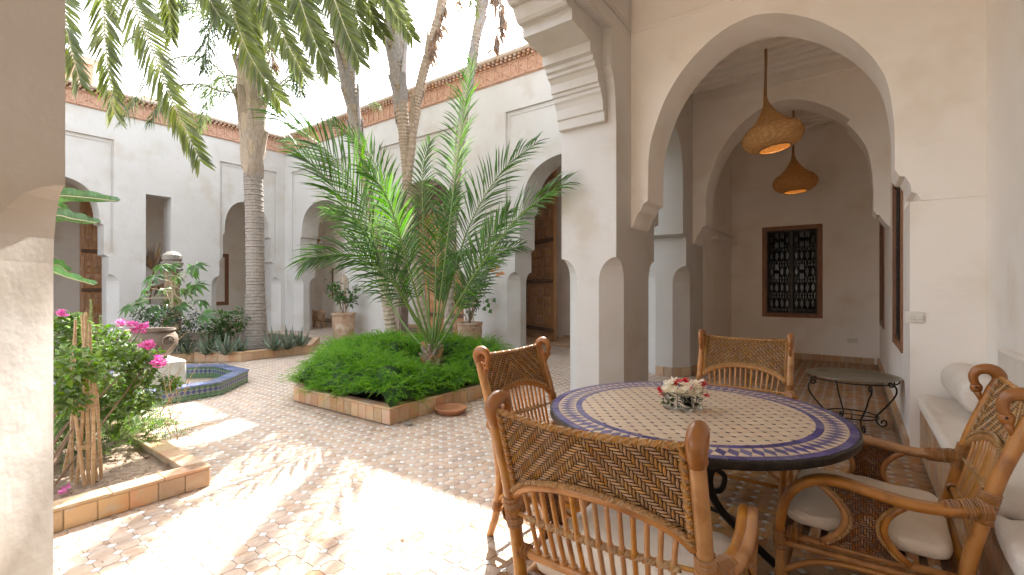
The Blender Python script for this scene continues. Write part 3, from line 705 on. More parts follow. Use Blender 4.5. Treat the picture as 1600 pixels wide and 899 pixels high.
def window(parent, axis, plane, a0, a1, z0, z1, fw=.075, sgn=-1, label=None, deep=.05, two=True):
    """sgn: direction the window faces along the axis"""
    U = Vector((0, 1, 0)) if axis == 'X' else Vector((1, 0, 0)); nrm = (Vector((1, 0, 0)) if axis == 'X' else Vector((0, 1, 0))) * sgn
    def bx(mb, q0, q1, d0, d1, zz0, zz1, b=.004):
        f0, f1 = sorted((plane + sgn * d0, plane + sgn * d1)); return mb.box(*((f0, f1, q0, q1) if axis == 'X' else (q0, q1, f0, f1)), zz0, zz1, b)
    f = MB(); bx(f, a0, a0 + fw, -.06, .018, z0, z1); bx(f, a1 - fw, a1, -.06, .018, z0, z1); bx(f, a0 + fw, a1 - fw, -.06, .016, z1 - fw, z1); bx(f, a0 + fw, a1 - fw, -.06, .016, z0, z0 + fw)
    w = f.build('window', M['frame'], parent)
    if label: w['label'] = label
    i0, i1, j0, j1 = a0 + fw, a1 - fw, z0 + fw, z1 - fw; sh = MB(); s_ = .028
    for q0, q1 in (((i0, (i0 + i1) / 2 - .012), ((i0 + i1) / 2 + .012, i1)) if two else ((i0, i1),)):
        bx(sh, q0, q0 + s_, -.055, -.012, j0, j1); bx(sh, q1 - s_, q1, -.055, -.012, j0, j1); bx(sh, q0 + s_, q1 - s_, -.055, -.012, j1 - s_, j1); bx(sh, q0 + s_, q1 - s_, -.055, -.012, j0, j0 + s_)
    bx(sh, (i0 + i1) / 2 - .03, (i0 + i1) / 2 + .03, -.05, .0, j0, j1)
    sh.build('casement', M['iron'], w)
    g = MB(); mid = (i0 + i1) / 2; base = plane - sgn * .02
    for q0, q1 in ((i0 + s_, mid - .03), (mid + .03, i1 - s_)):
        grille(g, ((base, q0, j0 + s_) if axis == 'X' else (q0, base, j0 + s_)), U, q1 - q0, j1 - j0 - 2 * s_, .0062)
    g.build('iron_grille', M['iron'], w)
    p = MB(); bx(p, i0, i1, -.085, -.075, j0, j1, 0); p.build('pane', M['glass'], w)
    return w
window(wE, 'Y', 10.3, -1.44, -.45, .78, 2.53, .08, -1)
window(wR, 'X', .375, 5.6, 6.74, .74, 2.52, .075, -1); window(wR, 'X', .375, 8.73, 9.87, .74, 2.52, .075, -1)
# windows in the far galleries
q0 = onX(344, 395, -17.3); q1 = onX(357, 480, -17.3)
window(bk, 'X', -17.29, q0.y - 1.0, q1.y, .75, 2.5, .12, 1)
a = onY(519, 470, 10.59); b = onY(568, 470, 10.59); window(bk2, 'Y', 10.59, a.x, b.x, .9, 2.1, .06, -1)
MB().box(-8.55, -7.38, 10.72, 10.76, 0, 2.1).build('pane', M['glass'], bk2); MB().tube([(-8.5, 10.62, 0), (-8.5, 10.62, 1.72), (-8.3, 10.62, 1.96), (-8.0, 10.62, 2.05), (-7.65, 10.62, 1.96), (-7.42, 10.62, 1.72), (-7.42, 10.62, 0)], .035, 4).tube([(-8.0, 10.65, 0), (-8.0, 10.65, 2.0)], .03, 4).box(-8.5, -7.42, 10.62, 10.66, .6, .65).build('door_frame', M['iron'], bk2)
MB().box(-17.45, -17.40, 1.0, 1.9, 0, 2.5).build('pane', M['glass'], bk); MB().tube([(-17.28, 1.0, 0), (-17.28, 1.0, 2.0), (-17.28, 1.15, 2.35), (-17.28, 1.45, 2.52), (-17.28, 1.75, 2.35), (-17.28, 1.9, 2.0), (-17.28, 1.9, 0)], .05, 4).build('door_frame', M['iron'], bk)
# ------------------------------------------------------------------ carved wooden doors
def carved_door(name, label, P0, P1, z0, z1, cols, rows, bands, group=None, face=1):
    """door leaf from P0 to P1 (ground points); panels stand proud on the side 'face'"""
    P0 = Vector((*P0, 0)); P1 = Vector((*P1, 0)); d = (P1 - P0); W_ = d.length; a = math.atan2(d.y, d.x)
    t_ = thing(name, label, 'door', (P0.x, P0.y, z0), group, a); H_ = z1 - z0; y0, y1 = (-.035, .035)
    f = -face; yf = .035 * f   # proud side along local y
    def bx(mb, x0, x1, d0, d1, zz0, zz1, b=.004): return mb.box(x0, x1, *sorted((d0 * f, d1 * f)), zz0, zz1, b)
    bx(MB(), 0, W_, -.035, .02, 0, H_).build('leaf', M['door'], t_, world=False)
    st = .07 * W_ + .03; mb = MB(); bx(mb, 0, st, .02, .055, 0, H_); bx(mb, W_ - st, W_, .02, .055, 0, H_); bx(mb, st, W_ - st, .02, .052, H_ - .1, H_); bx(mb, st, W_ - st, .02, .052, 0, .12)
    mb.build('stile', M['door'], t_, world=False)
    zs = []; pw_ = (W_ - 2 * st) / cols; ph = (H_ - .24) / rows; mesh = {}
    for j in range(rows):
        for i in range(cols):
            off = (j % 2) and cols > 2
            z = .13 + j * ph
            if any(abs(z + ph / 2 - bz) < ph * .5 for bz in bands): continue
            key = 0
            if key not in mesh:
                mb = MB(); bx(mb, .008, pw_ - .008, .02, .040, .008, ph - .008, .006); bx(mb, pw_ * .22, pw_ * .78, .035, .056, ph * .22, ph * .78, .008)
                o = mb.build('panel', M['door'], t_, world=False); mesh[key] = o.data
            else: o = link(mesh[key], 'panel', t_, world=False)
            o.location = (st + i * pw_, 0, z)
    for bz in bands:
        mb = MB(); bx(mb, .01, W_ - .01, .02, .062, bz - .05, bz + .05, .008)
        for k in range(9):
            x = W_ * (k + .5) / 9; mb.ball((x, .062 * f, bz), .012, 6)
        mb.build('iron_band', M['door_dark'], t_, world=False)
    mb = MB(); bx(mb, 0, W_, -.04, .06, -.05, 0, 0) if False else None
    return t_
carved_door('carved_door', 'tall carved wooden door leaf standing open in the right bay of the far facade', (-7.30, 10.42), (-5.72, 9.55), .06, 4.35, 4, 17, (2.45, 1.45, .25), face=1)
a = onX(125, 400, -16.6); b = onX(176, 400, -16.6)
carved_door('carved_door', 'reddish carved wooden door leaf seen through the left arch of the left wall', (-16.6, b.y), (-16.6, a.y), .03, 3.75, 3, 20, (2.3, 1.25), face=-1)
cd = carved_door('carved_door', 'dark carved double door under a merlon crest in the middle bay of the far facade', (-9.45, 8.62), (-7.1, 8.62), .14, 3.15, 8, 12, (1.7, .5), face=1)
mb = MB().box(-9.45, -7.1, 8.60, 8.70, 3.155, 3.30, .01); mb.build('crest_board', M['door'], cd)
cd.rotation_euler = (0, 0, 0)
me = None
for k in range(9):
    if me is None: o = MB().lathe([(.001, 0), (.07, 0), (.09, .05), (.09, .12), (.06, .2), (.001, .25)], 8).build('merlon', M['coping'], cd, world=False); me = o.data
    else: o = link(me, 'merlon', cd, world=False)
    o.location = (.15 + k * .255, 0, 3.16)
# ------------------------------------------------------------------ beds and kerbs
def kerb(name, label, poly, ztop, th, sl=.13, closed=True, soilm='soil', soil_z=None, copelen=.22, sides=None):
    t_ = thing(name, label, 'planter', (sum(p[0] for p in poly) / len(poly), sum(p[1] for p in poly) / len(poly), 0))
    n = len(poly); core = MB(); cx = sum(p[0] for p in poly) / n; cy = sum(p[1] for p in poly) / n
    inner = []
    area = sum(poly[i][0] * poly[(i + 1) % n][1] - poly[(i + 1) % n][0] * poly[i][1] for i in range(n)); sg = 1 if area > 0 else -1
    def offs(dist):
        out = []
        for i in range(n):
            p0, p1, p2 = Vector(poly[i - 1]), Vector(poly[i]), Vector(poly[(i + 1) % n]); e1 = (p1 - p0).normalized(); e2 = (p2 - p1).normalized()
            n1 = Vector((-e1.y, e1.x)) * sg; n2 = Vector((-e2.y, e2.x)) * sg; b_ = (n1 + n2).normalized(); out.append(p1 + b_ * (dist / max(.3, b_.dot(n1))))
        return out
    A = offs(.008); B = offs(th - .008); V = [(p.x, p.y, 0) for p in A] + [(p.x, p.y, ztop - .02) for p in A] + [(p.x, p.y, ztop - .02) for p in B] + [(p.x, p.y, 0) for p in B]
    core.add(V, [(r * n + i, r * n + (i + 1) % n, (r + 1) * n + (i + 1) % n, (r + 1) * n + i) for r in range(3) for i in range(n)]); fixn(core.build('kerb_core', M['mortar'], t_))
    ii = offs(th); cache = {}
    for i in range(n):
        if sides is not None and i not in sides: continue
        p0, p1 = Vector(poly[i]), Vector(poly[(i + 1) % n]); L_ = (p1 - p0).length; a_ = math.atan2(p1.y - p0.y, p1.x - p0.x)
        for kind_, leng in (('brick', sl), ('coping_tile', copelen)):
            m_ = max(1, round(L_ / leng)); l_ = L_ / m_; key = (kind_, round(l_, 3))
            for k in range(m_):
                if key not in cache:
                    if kind_ == 'brick': o = MB().box(.0025, l_ - .0025, -.001, .014, .002, ztop - .024, .003).build('brick', M['kerb'], t_, world=True)
                    else: o = MB().box(.0015, l_ - .0015, -.006, th + .004, ztop - .021, ztop, .003).build('coping_tile', M['kerb'], t_, world=True)
                    cache[key] = o.data
                else: o = link(cache[key], kind_, t_)
                f_ = -1 if sg < 0 else 1
                q = p0 + (p1 - p0) * (k / m_); o.location = (q.x, q.y, 0); o.rotation_euler = (random.uniform(-.006, .006), 0, a_)
                if sg < 0: q = p0 + (p1 - p0) * ((k + 1) / m_); o.location = (q.x, q.y, 0); o.rotation_euler = (0, 0, a_ + PI)
    sz = soil_z if soil_z is not None else ztop - .04
    xs = [p[0] for p in poly]; ys = [p[1] for p in poly]; mb = MB(); ip = [(p.x, p.y) for p in ii]; nx = int((max(xs) - min(xs)) / .05); ny = int((max(ys) - min(ys)) / .05)
    if nx * ny > 9000: nx //= 3; ny //= 3
    idx = {}
    for i in range(nx + 1):
        for j in range(ny + 1):
            x = min(xs) + (max(xs) - min(xs)) * i / nx; y = min(ys) + (max(ys) - min(ys)) * j / ny
            inside = inpoly(x, y, poly)
            if inside: idx[(i, j)] = len(mb.v); mb.v.append((x, y, sz + noise.noise(Vector((x * 3, y * 3, 1))) * .025 + noise.noise(Vector((x * 13, y * 13, 5))) * .012))
    for (i, j) in list(idx):
        if (i + 1, j) in idx and (i, j + 1) in idx and (i + 1, j + 1) in idx: mb.f.append((idx[(i, j)], idx[(i + 1, j)], idx[(i + 1, j + 1)], idx[(i, j + 1)]))
    kind(mb.build('soil', M[soilm], t_, smooth=True), 'stuff'); return t_
kb = kerb('planting_bed', 'raised bed with tiled brick kerb and bare dry soil at the lower left', [BED_B[1], BED_B[0], BED_B[3], BED_B[2]], .14, .12, sl=.15, soil_z=.085, copelen=.27, sides=(0, 3))
ka = kerb('planting_bed', 'tiled kerb of the central bed full of bright green asparagus fern', BED_A, .17, .11, sl=.125, soilm='soil_dark', copelen=.25)
kc = kerb('planting_bed', 'low tiled kerb of the long back bed with agaves and the ringed palm', BED_C, .17, .12, sl=.2, soilm='soil_dark', copelen=.3, sides=(1, 2, 3, 4, 5, 6))
# pebbles and crumbs on the bare soil
pb = MB()
for k in range(520):
    x = random.uniform(-5.5, -3.68); y = random.uniform(-.6, 1.22); r_ = random.choice((.006, .008, .011, .016)) * random.uniform(.7, 1.3)
    z = .088; c = Vector((x, y, z + r_ * .4)); V = [c + Vector((random.uniform(.6, 1.2) * r_ * a_, random.uniform(.6, 1.2) * r_ * b_, random.uniform(.4, .9) * r_ * c__)) for a_, b_, c__ in ((1, 0, 0), (0, 1, 0), (-1, 0, 0), (0, -1, 0), (0, 0, 1), (0, 0, -1))]
    pb.add(V, [(0, 1, 4), (1, 2, 4), (2, 3, 4), (3, 0, 4), (1, 0, 5), (2, 1, 5), (3, 2, 5), (0, 3, 5)])
kind(pb.build('soil_crumbs', M['soil'], kb), 'stuff')
# ------------------------------------------------------------------ fountain
ft = thing('fountain', 'octagonal fountain basin clad in blue and green mosaic tiles', 'fountain', (-7.4, 2.1, 0))
def oct_ring(r0, r1, z0, z1, name, m_, uvwall=False):
    V = []; F = []; uv = []
    for k in range(8):
        a_ = R(22.5 + 45 * k); V += [(-7.4 + r0 * math.cos(a_), 2.1 + r0 * math.sin(a_), z0), (-7.4 + r0 * math.cos(a_), 2.1 + r0 * math.sin(a_), z1), (-7.4 + r1 * math.cos(a_), 2.1 + r1 * math.sin(a_), z1), (-7.4 + r1 * math.cos(a_), 2.1 + r1 * math.sin(a_), z0)]
    for k in range(8):
        a_ = k * 4; b_ = ((k + 1) % 8) * 4
        for q in range(4): F.append((a_ + q, b_ + q, b_ + (q + 1) % 4, a_ + (q + 1) % 4))
    o = MB().add(V, F).build(name, m_, ft)
    bm = bmesh.new(); bm.from_mesh(o.data); bmesh.ops.recalc_face_normals(bm, faces=bm.faces); ul = bm.loops.layers.uv.new('uv')
    for f in bm.faces:
        if len(f.verts) < 4: continue
        hz = [v for v in f.verts]; c = f.calc_center_median(); n_ = f.normal; tdir = Vector((-n_.y, n_.x, 0)).normalized() if abs(n_.z) < .5 else Vector((1, 0, 0))
        for l in f.loops: l[ul].uv = ((l.vert.co - c).dot(tdir) + 5, l.vert.co.z if abs(n_.z) < .5 else l.vert.co.y)
    bm.to_mesh(o.data); bm.free(); return o
oct_ring(1.10, .95, .002, .155, 'basin_wall', M['zellige'])
ot = oct_ring(1.0, .94, -.28, .15, 'inner_wall', M['zellige'])
me = {}
for k in range(8):
    a0 = R(22.5 + 45 * k); a1 = R(22.5 + 45 * (k + 1)); P0 = Vector((math.cos(a0), math.sin(a0))); P1_ = Vector((math.cos(a1), math.sin(a1)))
    for j in range(8):
        s0, s1 = j / 8 + .006, (j + 1) / 8 - .006
        q = [P0.lerp(P1_, s0) * 1.118, P0.lerp(P1_, s1) * 1.118, P0.lerp(P1_, s1) * .935, P0.lerp(P1_, s0) * .935]
        MB().prism([(-7.4 + p.x, 2.1 + p.y) for p in q], .156, .176, .004).build('rim_tile', M['blue_rim'], ft)
MB().prism([(-7.4 + 1.0 * math.cos(R(22.5 + 45 * k)), 2.1 + 1.0 * math.sin(R(22.5 + 45 * k))) for k in range(8)], -.29, -.02).build('water', M['pool'], ft)
pl = thing('plinth', 'rough white square plinth standing in the fountain under the urn', 'plinth', (-7.4, 2.1, 0))
mb = MB(); mb.box(-7.72, -7.10, 1.78, 2.4, -.02, .40, .022); o = mb.build('block', M['render_grey'], pl)
un = thing('urn', 'large wide bellied brown clay urn with ring handles on the white plinth', 'urn', (-7.42, 2.1, .4))
pr = [(.001, .402), (.15, .402), (.17, .43), (.235, .50), (.285, .58), (.30, .65), (.288, .71), (.262, .755), (.252, .775), (.275, .79), (.272, .805), (.245, .80), (.235, .76), (.001, .74)]
MB().lathe(pr, 32, (-7.42, 2.1, 0)).build('urn_body', M['urn'], un, smooth='auto')
mb = MB()
for a_ in (R(20), R(140), R(250)):
    c = Vector((-7.42 + .285 * math.cos(a_), 2.1 + .285 * math.sin(a_), .66)); T = Vector((-math.sin(a_), math.cos(a_), 0))
    mb.tube([c + T * (.075 * math.cos(q)) + Vector((math.cos(a_) * .02, math.sin(a_) * .02, .06 * math.sin(q))) for q in [PI * 2 * i / 14 for i in range(15)]], .011, 6)
    mb.lathe([(.001, 0), (.03, .0), (.03, .02), (.001, .03)], 8, c + Vector((0, 0, .045)))
mb.build('ring_handle', M['urn'], un, smooth=True)
# post with a turned finial behind the fountain plants
p = at(269, 535, 10.2); fp = thing('finial_post', 'stone banded garden post with a turned finial behind the palmate shrub', 'post', (p.x, p.y, 0))
mb = MB(); pz = lambda y: at(269, y, 10.2).z
mb.lathe([(.001, .0), (.17, .0), (.17, pz(468)), (.14, pz(466)), (.14, pz(425)), (.001, pz(424))], 14, (p.x, p.y, 0)); mb.build('shaft', M['twig'], fp)
z0 = pz(424); H_ = pz(393) - z0; mb = MB()
mb.lathe([(.001, z0), (.19, z0), (.21, z0 + H_ * .1), (.17, z0 + H_ * .18), (.2, z0 + H_ * .28), (.21, z0 + H_ * .42), (.16, z0 + H_ * .48), (.19, z0 + H_ * .58), (.18, z0 + H_ * .78), (.1, z0 + H_ * .95), (.001, z0 + H_)], 16, (p.x, p.y, 0)); mb.build('finial', M['stone'], fp, smooth='auto')
# ------------------------------------------------------------------ pots
def pot(label, P, r, h, prof, material, handle=True):
    t_ = thing('terracotta_pot', label, 'pot', (P[0], P[1], 0)); pr = [(a_ * r, b_ * h + .0) for a_, b_ in prof]
    MB().lathe(pr, 28, (P[0], P[1], 0)).build('pot_body', M[material], t_, smooth='auto')
    MB().lathe([(.001, h * .93), (r * .86, h * .93)], 16, (P[0], P[1], 0), cap=False).build('soil', M['soil_dark'], t_)
    if handle:
        mb = MB()
        for a_ in (R(-35), R(145)): mb.tube([(P[0] + r * 1.02 * math.cos(a_ + q * .12), P[1] + r * 1.02 * math.sin(a_ + q * .12), h * (.86 - .05 * abs(q))) for q in (-1, -.5, 0, .5, 1)], .014, 6)
        mb.build('lug_handle', M[material], t_, smooth=True)
    return t_
PR1 = [(.001, .0), (.68, .0), (.74, .05), (.86, .25), (.95, .5), (.96, .75), (.93, .88), (.97, .9), (1.04, .93), (1.05, .97), (1.0, 1.0), (.9, .99), (.86, .93)]
POTL = at(537, 530, 12.0); POTR = at(734, 548, 9.25)
pot('amber terracotta pot with a climbing plant left of the white pier', POTL, .30, .70, PR1, 'terra')
pot('tall straight pale terracotta pot at the right side of the big green palm', POTR, .255, .66, [(.001, 0), (.86, 0), (.9, .03), (.93, .4), (.97, .8), (.96, .9), (1.0, .92), (1.02, .98), (1.0, 1.0), (.9, .99), (.86, .93)], 'terra')
sc = gr(705, 646, 0); ts = thing('saucer', 'wide shallow terracotta saucer on the floor beside the central bed', 'saucer', (sc.x, sc.y, 0))
MB().lathe([(.001, .004), (.12, .004), (.135, .01), (.165, .05), (.175, .062), (.168, .068), (.155, .058), (.125, .022), (.001, .018)], 32, (sc.x, sc.y, 0)).build('dish', M['terra_red'], ts, smooth=True)
p = gr(639, 665, 0); ts = thing('pebble', 'small flat grey stone on the floor at the corner of the central bed', 'stone', (p.x, p.y, 0))
mb = MB().ball((p.x, p.y, .016), .045, 10, (1, .75, .36)); mb.build('stone_body', M['stone'], ts, smooth=True)
# low carved trestle with a basket in the far gallery
p = at(494, 505, 15.6); ts = thing('trestle', 'small brown wooden trestle holding a trough inside the far left arch', 'stand', (p.x, p.y, 0))
mb = MB()
for sx in (-.3, .3):
    for sy in (-.12, .12): mb.tube([(p.x + sx, p.y + sy, 0), (p.x + sx * .7, p.y + sy * .6, .3)], .03, 5)
mb.box(p.x - .34, p.x + .34, p.y - .14, p.y + .14, .29, .33, .005); mb.build('legs', M['door'], ts)
MB().tube([(p.x - .42, p.y, .58), (p.x - .3, p.y, .44), (p.x, p.y, .41), (p.x + .3, p.y, .44), (p.x + .42, p.y, .58)], [.1, .15, .16, .15, .1], 8).build('trough', M['terra'], ts)
# dried palm fan in the slot of the left wall
p = onX(241, 448, -14.85); ts = thing('dried_palm_fan', 'dried brown palm leaf standing in the tall wall slot', 'dried leaf', (p.x, p.y, .9))
mb = MB(); base = Vector((-14.85, p.y - .1, .9)); top = onX(240, 425, -14.85); mb.tube([base, top], .02, 5)
for k in range(26):
    a_ = R(-60 + 120 * k / 25); d_ = Vector((random.uniform(-.15, .15), math.sin(a_) * .55 + .05, math.cos(a_))); mb.leaf(top, d_, (1, 0, 0), random.uniform(.55, .95) * (1 - .3 * abs(a_)), .06, .3, .1)
for k in range(14): mb.leaf(top + Vector((0, .1, -.35)), Vector((random.uniform(-.2, .2), random.uniform(-.6, .8), random.uniform(-.9, .3))), (1, 0, 0), random.uniform(.3, .5), .06)
mb.build('fan', M['dead_dark'], ts)
# ------------------------------------------------------------------ pendant lamps
def pendant(label, P, rad, top, tilt, lit, group='wicker pendant lamps in the galleries', taxis='Y', simple=False):
    t_ = thing('pendant_lamp', label, 'lamp', tuple(P), group); rt = Matrix.Rotation(tilt, 3, taxis)
    s = rad; prof = [(.52, -.46), (.80, -.36), (.96, -.18), (1.0, .0), (.97, .14), (.88, .26), (.74, .38), (.58, .50), (.42, .66), (.28, .86), (.17, 1.06), (.10, 1.24), (.06, 1.42), (.05, 1.55)]
    P = Vector(P); n = 20 if simple else 44; mb = MB(); pf = spline([(a_, 0, b_) for a_, b_ in prof], 1 if simple else 4)
    # woven skin: wavy rings, thickness by a second wall
    V = []; m_ = len(pf)
    for i, q in enumerate(pf):
        for k in range(n):
            a_ = 2 * PI * k / n; w_ = 1 + (.012 if (k + (i // 2)) % 2 else -.012) * (0 if simple else 1)
            V.append(P + rt @ Vector((q.x * s * w_ * math.cos(a_), q.x * s * w_ * math.sin(a_), q.z * s)))
    F = [(i * n + k, i * n + (k + 1) % n, (i + 1) * n + (k + 1) % n, (i + 1) * n + k) for i in range(m_ - 1) for k in range(n) if not (.28 < pf[i].z < .36 and k % 2 and not simple)]
    mb.add(V, F); mb.build('shade', M['lamp_pale' if 'straw' in label else 'lamp'], t_)
    rb = MB()
    for q, r_ in ((pf[0], .012), (Vector((.86, 0, .29)), .006), (Vector((.82, 0, .335)), .006)):
        rb.tube([P + rt @ Vector((q.x * s * 1.01 * math.cos(a_), q.x * s * 1.01 * math.sin(a_), q.z * s)) for a_ in [2 * PI * k / 28 for k in range(29)]], r_, 5)
    if not simple:
        for k in range(28):
            a_ = 2 * PI * k / 28; rb.tube([P + rt @ Vector((q.x * s * 1.012 * math.cos(a_), q.x * s * 1.012 * math.sin(a_), q.z * s)) for q in pf[::3]], .0035, 4)
    rb.build('cane_rib', M['weave'], t_)
    neck = P + rt @ Vector((0, 0, 1.5 * s)); MB().tube([neck, neck + Vector((.004, 0, .3)), Vector((neck.x + .008, neck.y, neck.z + .5)), Vector((neck.x + .004, neck.y, top))], [.02, .015, .018, .016], 7).build('cord', M['lamp_cord'], t_)
    if lit:
        bm_ = bpy.data.materials.get('lamp_bulb')
        if bm_ is None:
            bm_ = bpy.data.materials.new('lamp_bulb'); bm_.use_nodes = True; e = bm_.node_tree.nodes['Principled BSDF']; e.inputs['Emission Color'].default_value = (1, .62, .28, 1); e.inputs['Emission Strength'].default_value = 5
        MB().ball(P + rt @ Vector((0, 0, -.05 * s)), .055, 10).build('bulb', bm_, t_, smooth=True)
    return t_
LP1 = at(1207, 214, 5.72); LP2 = at(1242, 286, 7.75)
pendant('light straw wicker pendant lamp hanging tilted between the two gallery arches', LP1, .335, 4.42, R(-9), True)
pendant('orange brown wicker pendant lamp farther back in front of the end wall', LP2, .325, 4.42, R(-3), True)
pendant('small wicker lamp seen through the second left wall arch', at(352, 365, 16.5), .33, 4.9, 0, False, simple=True)
pendant('small wicker lamp seen through the far left facade arch', at(486, 376, 16.2), .30, 4.9, 0, False, simple=True)
# ------------------------------------------------------------------ dining table with mosaic top
TC = (-.65, 2.36); TR = .68; TZ = .75
tb = thing('mosaic_table', 'round mosaic dining table with purple diamond border and black iron base', 'table', (TC[0], TC[1], 0))
MB().lathe([(.001, TZ - .038), (TR - .03, TZ - .038), (TR, TZ - .036), (TR + .004, TZ - .03), (TR + .004, TZ - .006), (TR, TZ - .0025), (TR - .006, TZ - .0025), (TR - .006, TZ - .006), (.001, TZ - .006)], 72, (TC[0], TC[1], 0)).build('iron_rim', M['iron'], tb, smooth='auto')
MB().lathe([(.001, TZ - .0058), (TR - .007, TZ - .0058), (TR - .007, TZ - .0022), (.001, TZ - .0022)], 72, (TC[0], TC[1], 0)).build('table_top', M['grout'], tb)
LA = math.atan2(.034, .042); LPt = .0525; LC = .0105; RIN = .522
def clip_circle(P, r, n=48):
    for k in range(n):
        a_ = 2 * PI * (k + .5) / n; nx, ny = math.cos(a_), math.sin(a_); out = []
        if all(x * nx + y * ny <= r for x, y in P): continue
        for i in range(len(P)):
            A_, B_ = P[i - 1], P[i]; da = A_[0] * nx + A_[1] * ny - r; db_ = B_[0] * nx + B_[1] * ny - r
            if (da <= 0) != (db_ <= 0): t = da / (da - db_); out.append((A_[0] + (B_[0] - A_[0]) * t, A_[1] + (B_[1] - A_[1]) * t))
            if db_ <= 0: out.append(B_)
        P = out
        if len(P) < 3: return None
    return P
ca, sa = math.cos(LA), math.sin(LA); full_c = full_d = None; nd = nc = 0; rest_c = MB(); rest_d = MB()
h_ = LPt / 2; gg = .0009
octp = [(h_ - LC, -h_ + gg), (h_ - gg, -h_ + LC), (h_ - gg, h_ - LC), (h_ - LC, h_ - gg), (-h_ + LC, h_ - gg), (-h_ + gg, h_ - LC), (-h_ + gg, -h_ + LC), (-h_ + LC, -h_ + gg)]
dq_ = LC - gg * .8; diap = [(dq_, 0), (0, dq_ * .82), (-dq_, 0), (0, -dq_ * .82)]
bowc, bowd = [], []
for i in range(-13, 14):
    for j in range(-13, 14):
        for typ, poly, ox in (('c', octp, .5), ('d', diap, 0)):
            u, v = (i + ox) * LPt, (j + ox) * LPt
            if math.hypot(u, v) > RIN + .04: continue
            P = [(u + a_, v + b_) for a_, b_ in poly]; far = max(math.hypot(*q) for q in P)
            x = TC[0] + u * ca - v * sa; y = TC[1] + u * sa + v * ca
            if far < RIN - .001 and (typ == 'c' and nc < 290 or typ == 'd' and nd < 290):
                nm, mt_, zz = ('cream_tile', M['cream'], TZ) if typ == 'c' else ('dark_dot_tile', M['dotd'], TZ + .0001)
                src = full_c if typ == 'c' else full_d
                if src is None:
                    o = MB().prism(poly, -.0025, 0, .0008).build(nm, mt_, tb)
                    if typ == 'c': full_c = o.data
                    else: full_d = o.data
                else: o = link(src, nm, tb)
                o.location = (x, y, zz); o.rotation_euler = (random.uniform(-.006, .006), random.uniform(-.006, .006), LA)
                if typ == 'c': nc += 1
                else: nd += 1
            else:
                Q = clip_circle(P, RIN)
                if Q and len(Q) > 2: (rest_c if typ == 'c' else rest_d).prism([(TC[0] + a_ * ca - b_ * sa, TC[1] + a_ * sa + b_ * ca) for a_, b_ in Q], TZ - .0025, TZ)
kind(rest_c.build('cream_tiles_rest', M['cream'], tb), 'stuff'); kind(rest_d.build('dark_dots_rest', M['dotd'], tb), 'stuff')
def ringtiles(name, r0, r1, n, material, gap=.0012, z=TZ):
    me = None
    for k in range(n):
        if me is None:
            a0, a1 = 0 + gap / r0, 2 * PI / n - gap / r0; pts = [(r0 * math.cos(a0 + (a1 - a0) * q / 2), r0 * math.sin(a0 + (a1 - a0) * q / 2)) for q in (0, 1, 2)]
            pts += [(r1 * math.cos(a0 + (a1 - a0) * q / 2), r1 * math.sin(a0 + (a1 - a0) * q / 2)) for q in (2, 1, 0)]
            o = MB().prism(pts[::-1], z - .0025, z, .0006).build(name, material, tb); me = o.data
        else: o = link(me, name, tb)
        o.location = (TC[0], TC[1], random.uniform(-.0003, .0002)); o.rotation_euler = (0, 0, 2 * PI * k / n)
ringtiles('purple_border_tile', .641, .673, 62, M['purple']); ringtiles('purple_band_tile', .523, .553, 54, M['purple'])
N_D = 84; da = 2 * PI / N_D; rm = .597; me = me2 = None
for k in range(N_D):
    if me is None:
        dpt = [(rm, -da * .5 * .96), (.638, 0), (rm, da * .5 * .96), (.556, 0)]; o = MB().prism([(r_ * math.cos(a_), r_ * math.sin(a_)) for r_, a_ in dpt], TZ - .0025, TZ, .0006).build('purple_diamond_tile', M['purple'], tb); me = o.data
        o.rotation_euler = (0, 0, 0)
    else: o = link(me, 'purple_diamond_tile', tb)
    o.location = (TC[0], TC[1], 0); o.rotation_euler = (0, 0, da * k)
mb = MB()
for k in range(N_D):
    a_ = da * k
    for r_o in (.638, .556):
        P = [(r_o, a_ + da * .06), (rm, a_ + da * .5), (r_o, a_ + da * .94)]; pp = [(TC[0] + r_ * math.cos(q), TC[1] + r_ * math.sin(q)) for r_, q in P]
        if r_o < rm: pp = pp[::-1]
        mb.prism(pp[::-1], TZ - .0025, TZ - .0002)
kind(mb.build('cream_border_tiles', M['cream'], tb), 'stuff')
mb = MB(); leg = []
for k in range(4):
    a_ = R(18 + 90 * k); c, s = math.cos(a_), math.sin(a_); q = lambda r_, z: (TC[0] + r_ * c, TC[1] + r_ * s, z)
    MB().tube(spline([q(.30, .70), q(.30, .60), q(.30, .575), q(.22, .565), q(.12, .50), q(.09, .40), q(.14, .28), q(.27, .15), q(.37, .06), q(.42, .012)], 5), .023, 8, flat=.7).build('iron_leg', M['iron'], tb, smooth=True)
    mb.tube(spline([q(.30, .58), q(.2, .60), q(.10, .57), q(.04, .47), q(.07, .38), q(.14, .37), q(.16, .44), q(.12, .47)], 4), .019, 6, flat=.7)
mb.tube([(TC[0] + .27 * math.cos(2 * PI * k / 40), TC[1] + .27 * math.sin(2 * PI * k / 40), .17) for k in range(41)], .012, 6, cap=False)
mb.tube([(TC[0] + .45 * math.cos(2 * PI * k / 40), TC[1] + .45 * math.sin(2 * PI * k / 40), .69) for k in range(41)], .012, 6, cap=False)
mb.box(TC[0] - .45, TC[0] + .45, TC[1] - .02, TC[1] + .02, .69, .704).box(TC[0] - .02, TC[0] + .02, TC[1] - .45, TC[1] + .45, .677, .69)
mb.build('iron_scroll', M['iron'], tb, smooth=True)
